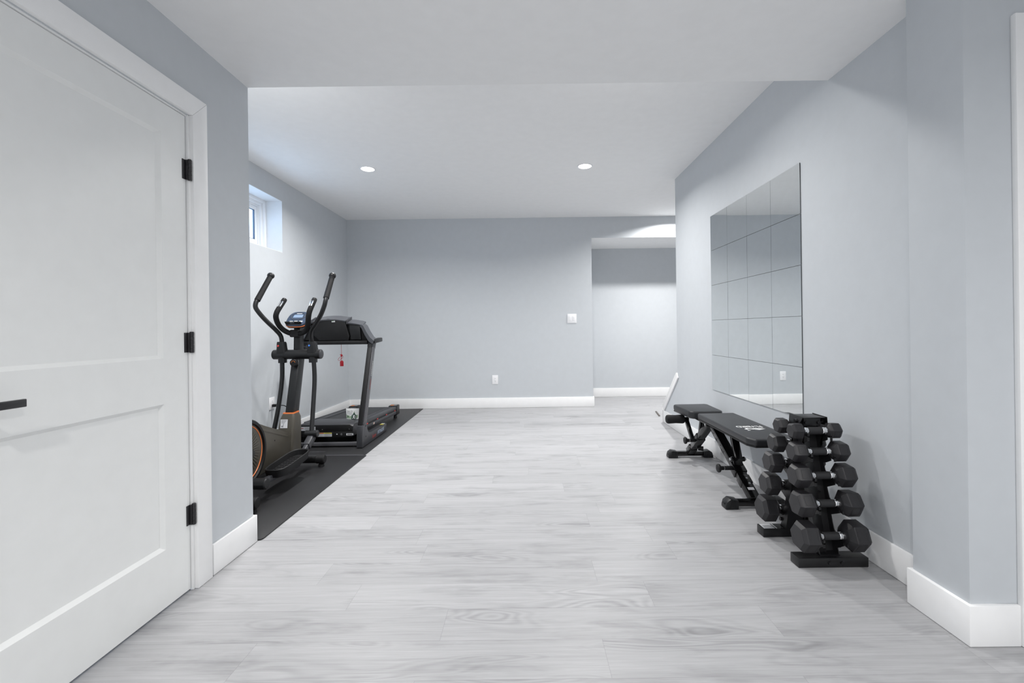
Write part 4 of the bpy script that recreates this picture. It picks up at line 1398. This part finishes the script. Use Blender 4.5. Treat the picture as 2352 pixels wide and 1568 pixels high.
# seat carriers
f = MB()
f.bar((BX - 0.012, 3.34, 0.372), (BX - 0.012, 3.85, 0.370), 0.05, 0.026, bevel=0.004)
f.bar((BX - 0.012, 2.72, 0.404), (BX - 0.012, 3.34, 0.396), 0.05, 0.022, bevel=0.004)
f.build('pad_rail', M['gloss'], be)
# roller holders and foam rollers
for x0, x1, xa in ((1.160, 1.312, 1.325), (1.470, 1.585, 1.458)):
    r_ = MB()
    r_.bar((xa, 3.765, 0.342), (BX - 0.012 + (-0.030 if xa < BX else 0.030), 3.70, 0.185), 0.030, 0.036, up=(0, -1, 0), bevel=0.004)
    r_.cyl((xa - 0.02, 3.765, 0.338), (xa + 0.02, 3.765, 0.338), 0.016, 14)
    ro = r_.build('roller_arm', M['gloss'], be)
    fr_ = MB()
    L = x1 - x0
    fr_.lathe((x0, 3.765, 0.338), (1, 0, 0), [(0, 0.012), (0.001, 0.026), (0.008, 0.034), (0.02, 0.0365), (L * 0.5, 0.0335), (L - 0.02, 0.0365), (L - 0.008, 0.034), (L - 0.001, 0.026), (L, 0.012)], 24)
    fr_.build('foam_roller', M['foam'], ro)

# ================================================================ dumbbell rack
RX = 1.386
rk = thing('dumbbell_rack', 'black steel A-frame dumbbell rack standing by the right wall near pillar', 'dumbbell rack', (RX, 2.2475, 0))
YM = 2.2475
tiers = [(0.597, 2.172), (0.505, 2.148), (0.400, 2.122), (0.280, 2.095), (0.142, 2.068)]
def yleg(z):      # front face of the near leg at height z
    return 2.100 + (z - 0.05) * 0.225
for sg in (1, -1):
    def Y(y):
        return y if sg > 0 else 2 * YM - y
    b_ = MB()
    ya, yb = sorted((Y(2.062), Y(2.128)))
    b_.box((1.228, ya, 0.0005), (1.546, yb, 0.044), bevel=0.003)
    for dx in (-0.026, 0.030):
        b_.cyl((RX + dx + 0.01, Y(2.062), 0.022), (RX + dx + 0.01, Y(2.0565), 0.022), 0.0085, 14)
    bo = b_.build('base_bar', M['satin'], rk)
    if sg < 0:
        lb = MB()
        lb.box((1.236, ya + 0.006, 0.0436), (1.292, yb - 0.006, 0.0450), 0)
        lb.box((1.298, ya + 0.006, 0.0436), (1.304, yb - 0.006, 0.0450), 0)
        for k in range(4):
            lb.box((1.242, ya + 0.014 + k * 0.009, 0.0448), (1.280, ya + 0.017 + k * 0.009, 0.0453), 1)
        lb.build('base_sticker', [M['label'], M['labelgrey']], bo)
    # leg: back plate, two scalloped cheek plates, cradle tabs
    g = MB()
    z0, z1 = 0.044, 0.648
    g.prism([(Y(yleg(z0) + 0.028), z0), (Y(yleg(z0) + 0.032), z0), (Y(yleg(z1) + 0.032), z1), (Y(yleg(z1) + 0.028), z1)], (RX - 0.044, 0, 0), (0, 1, 0), (0, 0, 1), (1, 0, 0), 0.088)
    g.prism([(Y(yleg(z0) + 0.012), z0), (Y(yleg(z0) + 0.030), z0), (Y(yleg(z1) + 0.030), z1), (Y(yleg(z1) + 0.012), z1)], (RX - 0.044, 0, 0), (0, 1, 0), (0, 0, 1), (1, 0, 0), 0.046, bevel=0.001)
    for xs in (-0.046, 0.042):
        prof = [(Y(yleg(z0) + 0.040), z0)]
        prof.append((Y(yleg(z1) + 0.036), z1))
        prof.append((Y(yleg(z1) - 0.002), z1))
        for i, (z, y) in enumerate(tiers):
            prof += [(Y(yleg(z + 0.022) + 0.004), z + 0.030), (Y(yleg(z) + 0.000), z + 0.006), (Y(y + 0.018), z - 0.022), (Y(y - 0.012), z - 0.026), (Y(y - 0.012), z - 0.042), (Y(yleg(z - 0.07) + 0.004), z - 0.070)]
        prof[-1] = (Y(yleg(0.06) - 0.004), 0.072)
        prof.append((Y(yleg(z0) - 0.012), z0))
        g.prism(prof, (RX + xs, 0, 0), (0, 1, 0), (0, 0, 1), (1, 0, 0), 0.004)
    for xs in (-0.0465, 0.0465):
        c = V((RX + xs, Y(2.098), 0.083))
        g.cyl(c, c + V((0.008 if xs > 0 else -0.008, 0, 0)), 0.009, 14)
    g.box((RX - 0.046, min(Y(2.085), Y(2.125)), 0.0435), (RX + 0.046, max(Y(2.085), Y(2.125)), 0.048))
    g.build('leg_post', M['satin'], rk)
    for i, (z, y) in enumerate(tiers):
        for xs in (-0.058, 0.050):
            hk = MB()
            y_ = y if sg > 0 else y + 0.028
            yy = sorted((Y(y_ - 0.026), Y(y_ + 0.030)))
            hk.box((RX + xs, yy[0], z - 0.0275), (RX + xs + 0.010, yy[1], z - 0.020), bevel=0.001)
            y2 = sorted((Y(y_ - 0.026), Y(y_ - 0.021)))
            hk.box((RX + xs, y2[0], z - 0.044), (RX + xs + 0.010, y2[1], z - 0.008), bevel=0.001)
            hk.build('cradle', M['satin'], rk)
tc_ = MB()
tc_.box((RX - 0.050, YM - 0.048, 0.650), (RX + 0.064, YM + 0.048, 0.654), bevel=0.001)
for sg in (-1, 1):
    for x in (-0.030, 0.030):
        tc_.cyl((RX + x, YM + sg * 0.030, 0.630), (RX + x, YM + sg * 0.052, 0.630), 0.0085, 12)
    tc_.box((RX - 0.040, YM + sg * 0.042 - 0.0015, 0.612), (RX + 0.040, YM + sg * 0.042 + 0.0015, 0.652))
    tc_.cyl((RX + sg * 0.058, YM - 0.018, 0.634), (RX + sg * 0.070, YM - 0.018, 0.634), 0.009, 12)
    # flared side flange
    tc_.prism([(-0.056, 0), (0.056, 0), (0.038, 0.048), (-0.038, 0.048)], (RX + 0.007 + sg * 0.056, YM, 0.656), (0, 1, 0), (sg * 0.30, 0, -0.947), (sg * 0.947, 0, 0.32), 0.003)
tc_.build('top_cap', M['satin'], rk)
xb = MB()
xb.box((RX - 0.02, 2.175, 0.300), (RX + 0.02, 2.32, 0.306))
xb.build('tie_plate', M['satin'], rk)

# ================================================================ dumbbells
sizes = [(0.069, 0.232, 0.060, 'smallest'), (0.084, 0.262, 0.073, 'second smallest'), (0.096, 0.280, 0.081, 'middle-sized'), (0.104, 0.290, 0.085, 'second largest'), (0.119, 0.302, 0.090, 'largest')]
rots = [(-8, 3), (6, 9), (5, 4), (-4, 8), (7, 5)]
tname = ['top tier', 'second tier from the top', 'middle tier', 'second tier from the floor', 'lowest tier']
def hexr(r, x, ph=0):
    return [V((x, math.cos(PI / 3 * k + ph) * r, math.sin(PI / 3 * k + ph) * r)) for k in range(6)]
for i, (D, T, L, nm) in enumerate(sizes):
    z, y = tiers[i]
    base = None
    for sg in (1, -1):
        where = 'near side of the rack' if sg > 0 else 'far side of the rack'
        label = '%s black hex dumbbell, %s, %s' % (nm, tname[i], where)
        loc = (RX - 0.010, y if sg > 0 else 2 * YM - y - 0.028, z)
        t = thing('dumbbell', label, 'dumbbell', loc, 'hex dumbbells on the rack')
        t.rotation_euler = (math.radians(rots[i][0 if sg > 0 else 1]), 0, 0)
        if base is None:
            h = MB()
            hw = T / 2 - L
            h.cyl((-hw * 0.60, 0, 0), (hw * 0.60, 0, 0), 0.0175, 22, ch=0.003)
            ho_ = h.build('grip', M['grip'], t, off=(0, 0, 0))
            for s in (-1, 1):
                c = MB()
                c.lathe((s * hw * 0.60, 0, 0), (s, 0, 0), [(0, 0.0155), (0.003, 0.0168), (hw * 0.18, 0.0168), (hw * 0.2, 0.0155), (hw * 0.22, 0.0172), (hw * 0.40, 0.0172)], 22)
                c.build('collar', M['chrome'], t, off=(0, 0, 0))
                e = MB()
                r = D / math.sqrt(3)
                x0, x1 = s * hw, s * (hw + L)
                ch = L * 0.17
                rr = [hexr(r * 0.40, x0 - s * 0.004), hexr(r * 0.62, x0), hexr(r, x0 + s * ch * 1.3), hexr(r, x1 - s * ch), hexr(r * 0.78, x1)]
                e.rings(rr, 0)
                bmesh.ops.bevel(e.bm, geom=[ed for ed in e.bm.edges], offset=0.0008, segments=1, affect='EDGES', clamp_overlap=True)
                eo = e.build('head', M['rubber'], t, ang=20, off=(0, 0, 0))
                # raised marking frame on two facets
                ap_ = D / 2
                xm_ = (x0 + s * ch * 1.3 + x1 - s * ch) / 2
                for kf in (2, 3):
                    pl = MB()
                    a = PI / 6 + PI / 3 * kf
                    nrm = V((0, math.cos(a), math.sin(a)))
                    tg_ = V((0, -math.sin(a), math.cos(a)))
                    c0 = V((xm_, 0, 0)) + nrm * (ap_ - 0.0002)
                    hl, hh = L * 0.20, r * 0.34
                    for (u0, v0, u1, v1) in ((-hl, -hh, hl, -hh), (hl, -hh, hl, hh), (hl, hh, -hl, hh), (-hl, hh, -hl, -hh)):
                        pl.bar(c0 + V((u0, 0, 0)) + tg_ * v0, c0 + V((u1, 0, 0)) + tg_ * v1, 0.0018, 0.0014, up=tuple(nrm), bevel=0)
                    pl.build('marking_frame', M['rubber'], eo, off=(0, 0, 0))
            base = t
        else:
            for ch_ in base.children:
                c = ch_.copy()
                COL.objects.link(c)
                c.parent = t
                for g_ in ch_.children:
                    d_ = g_.copy()
                    COL.objects.link(d_)
                    d_.parent = c
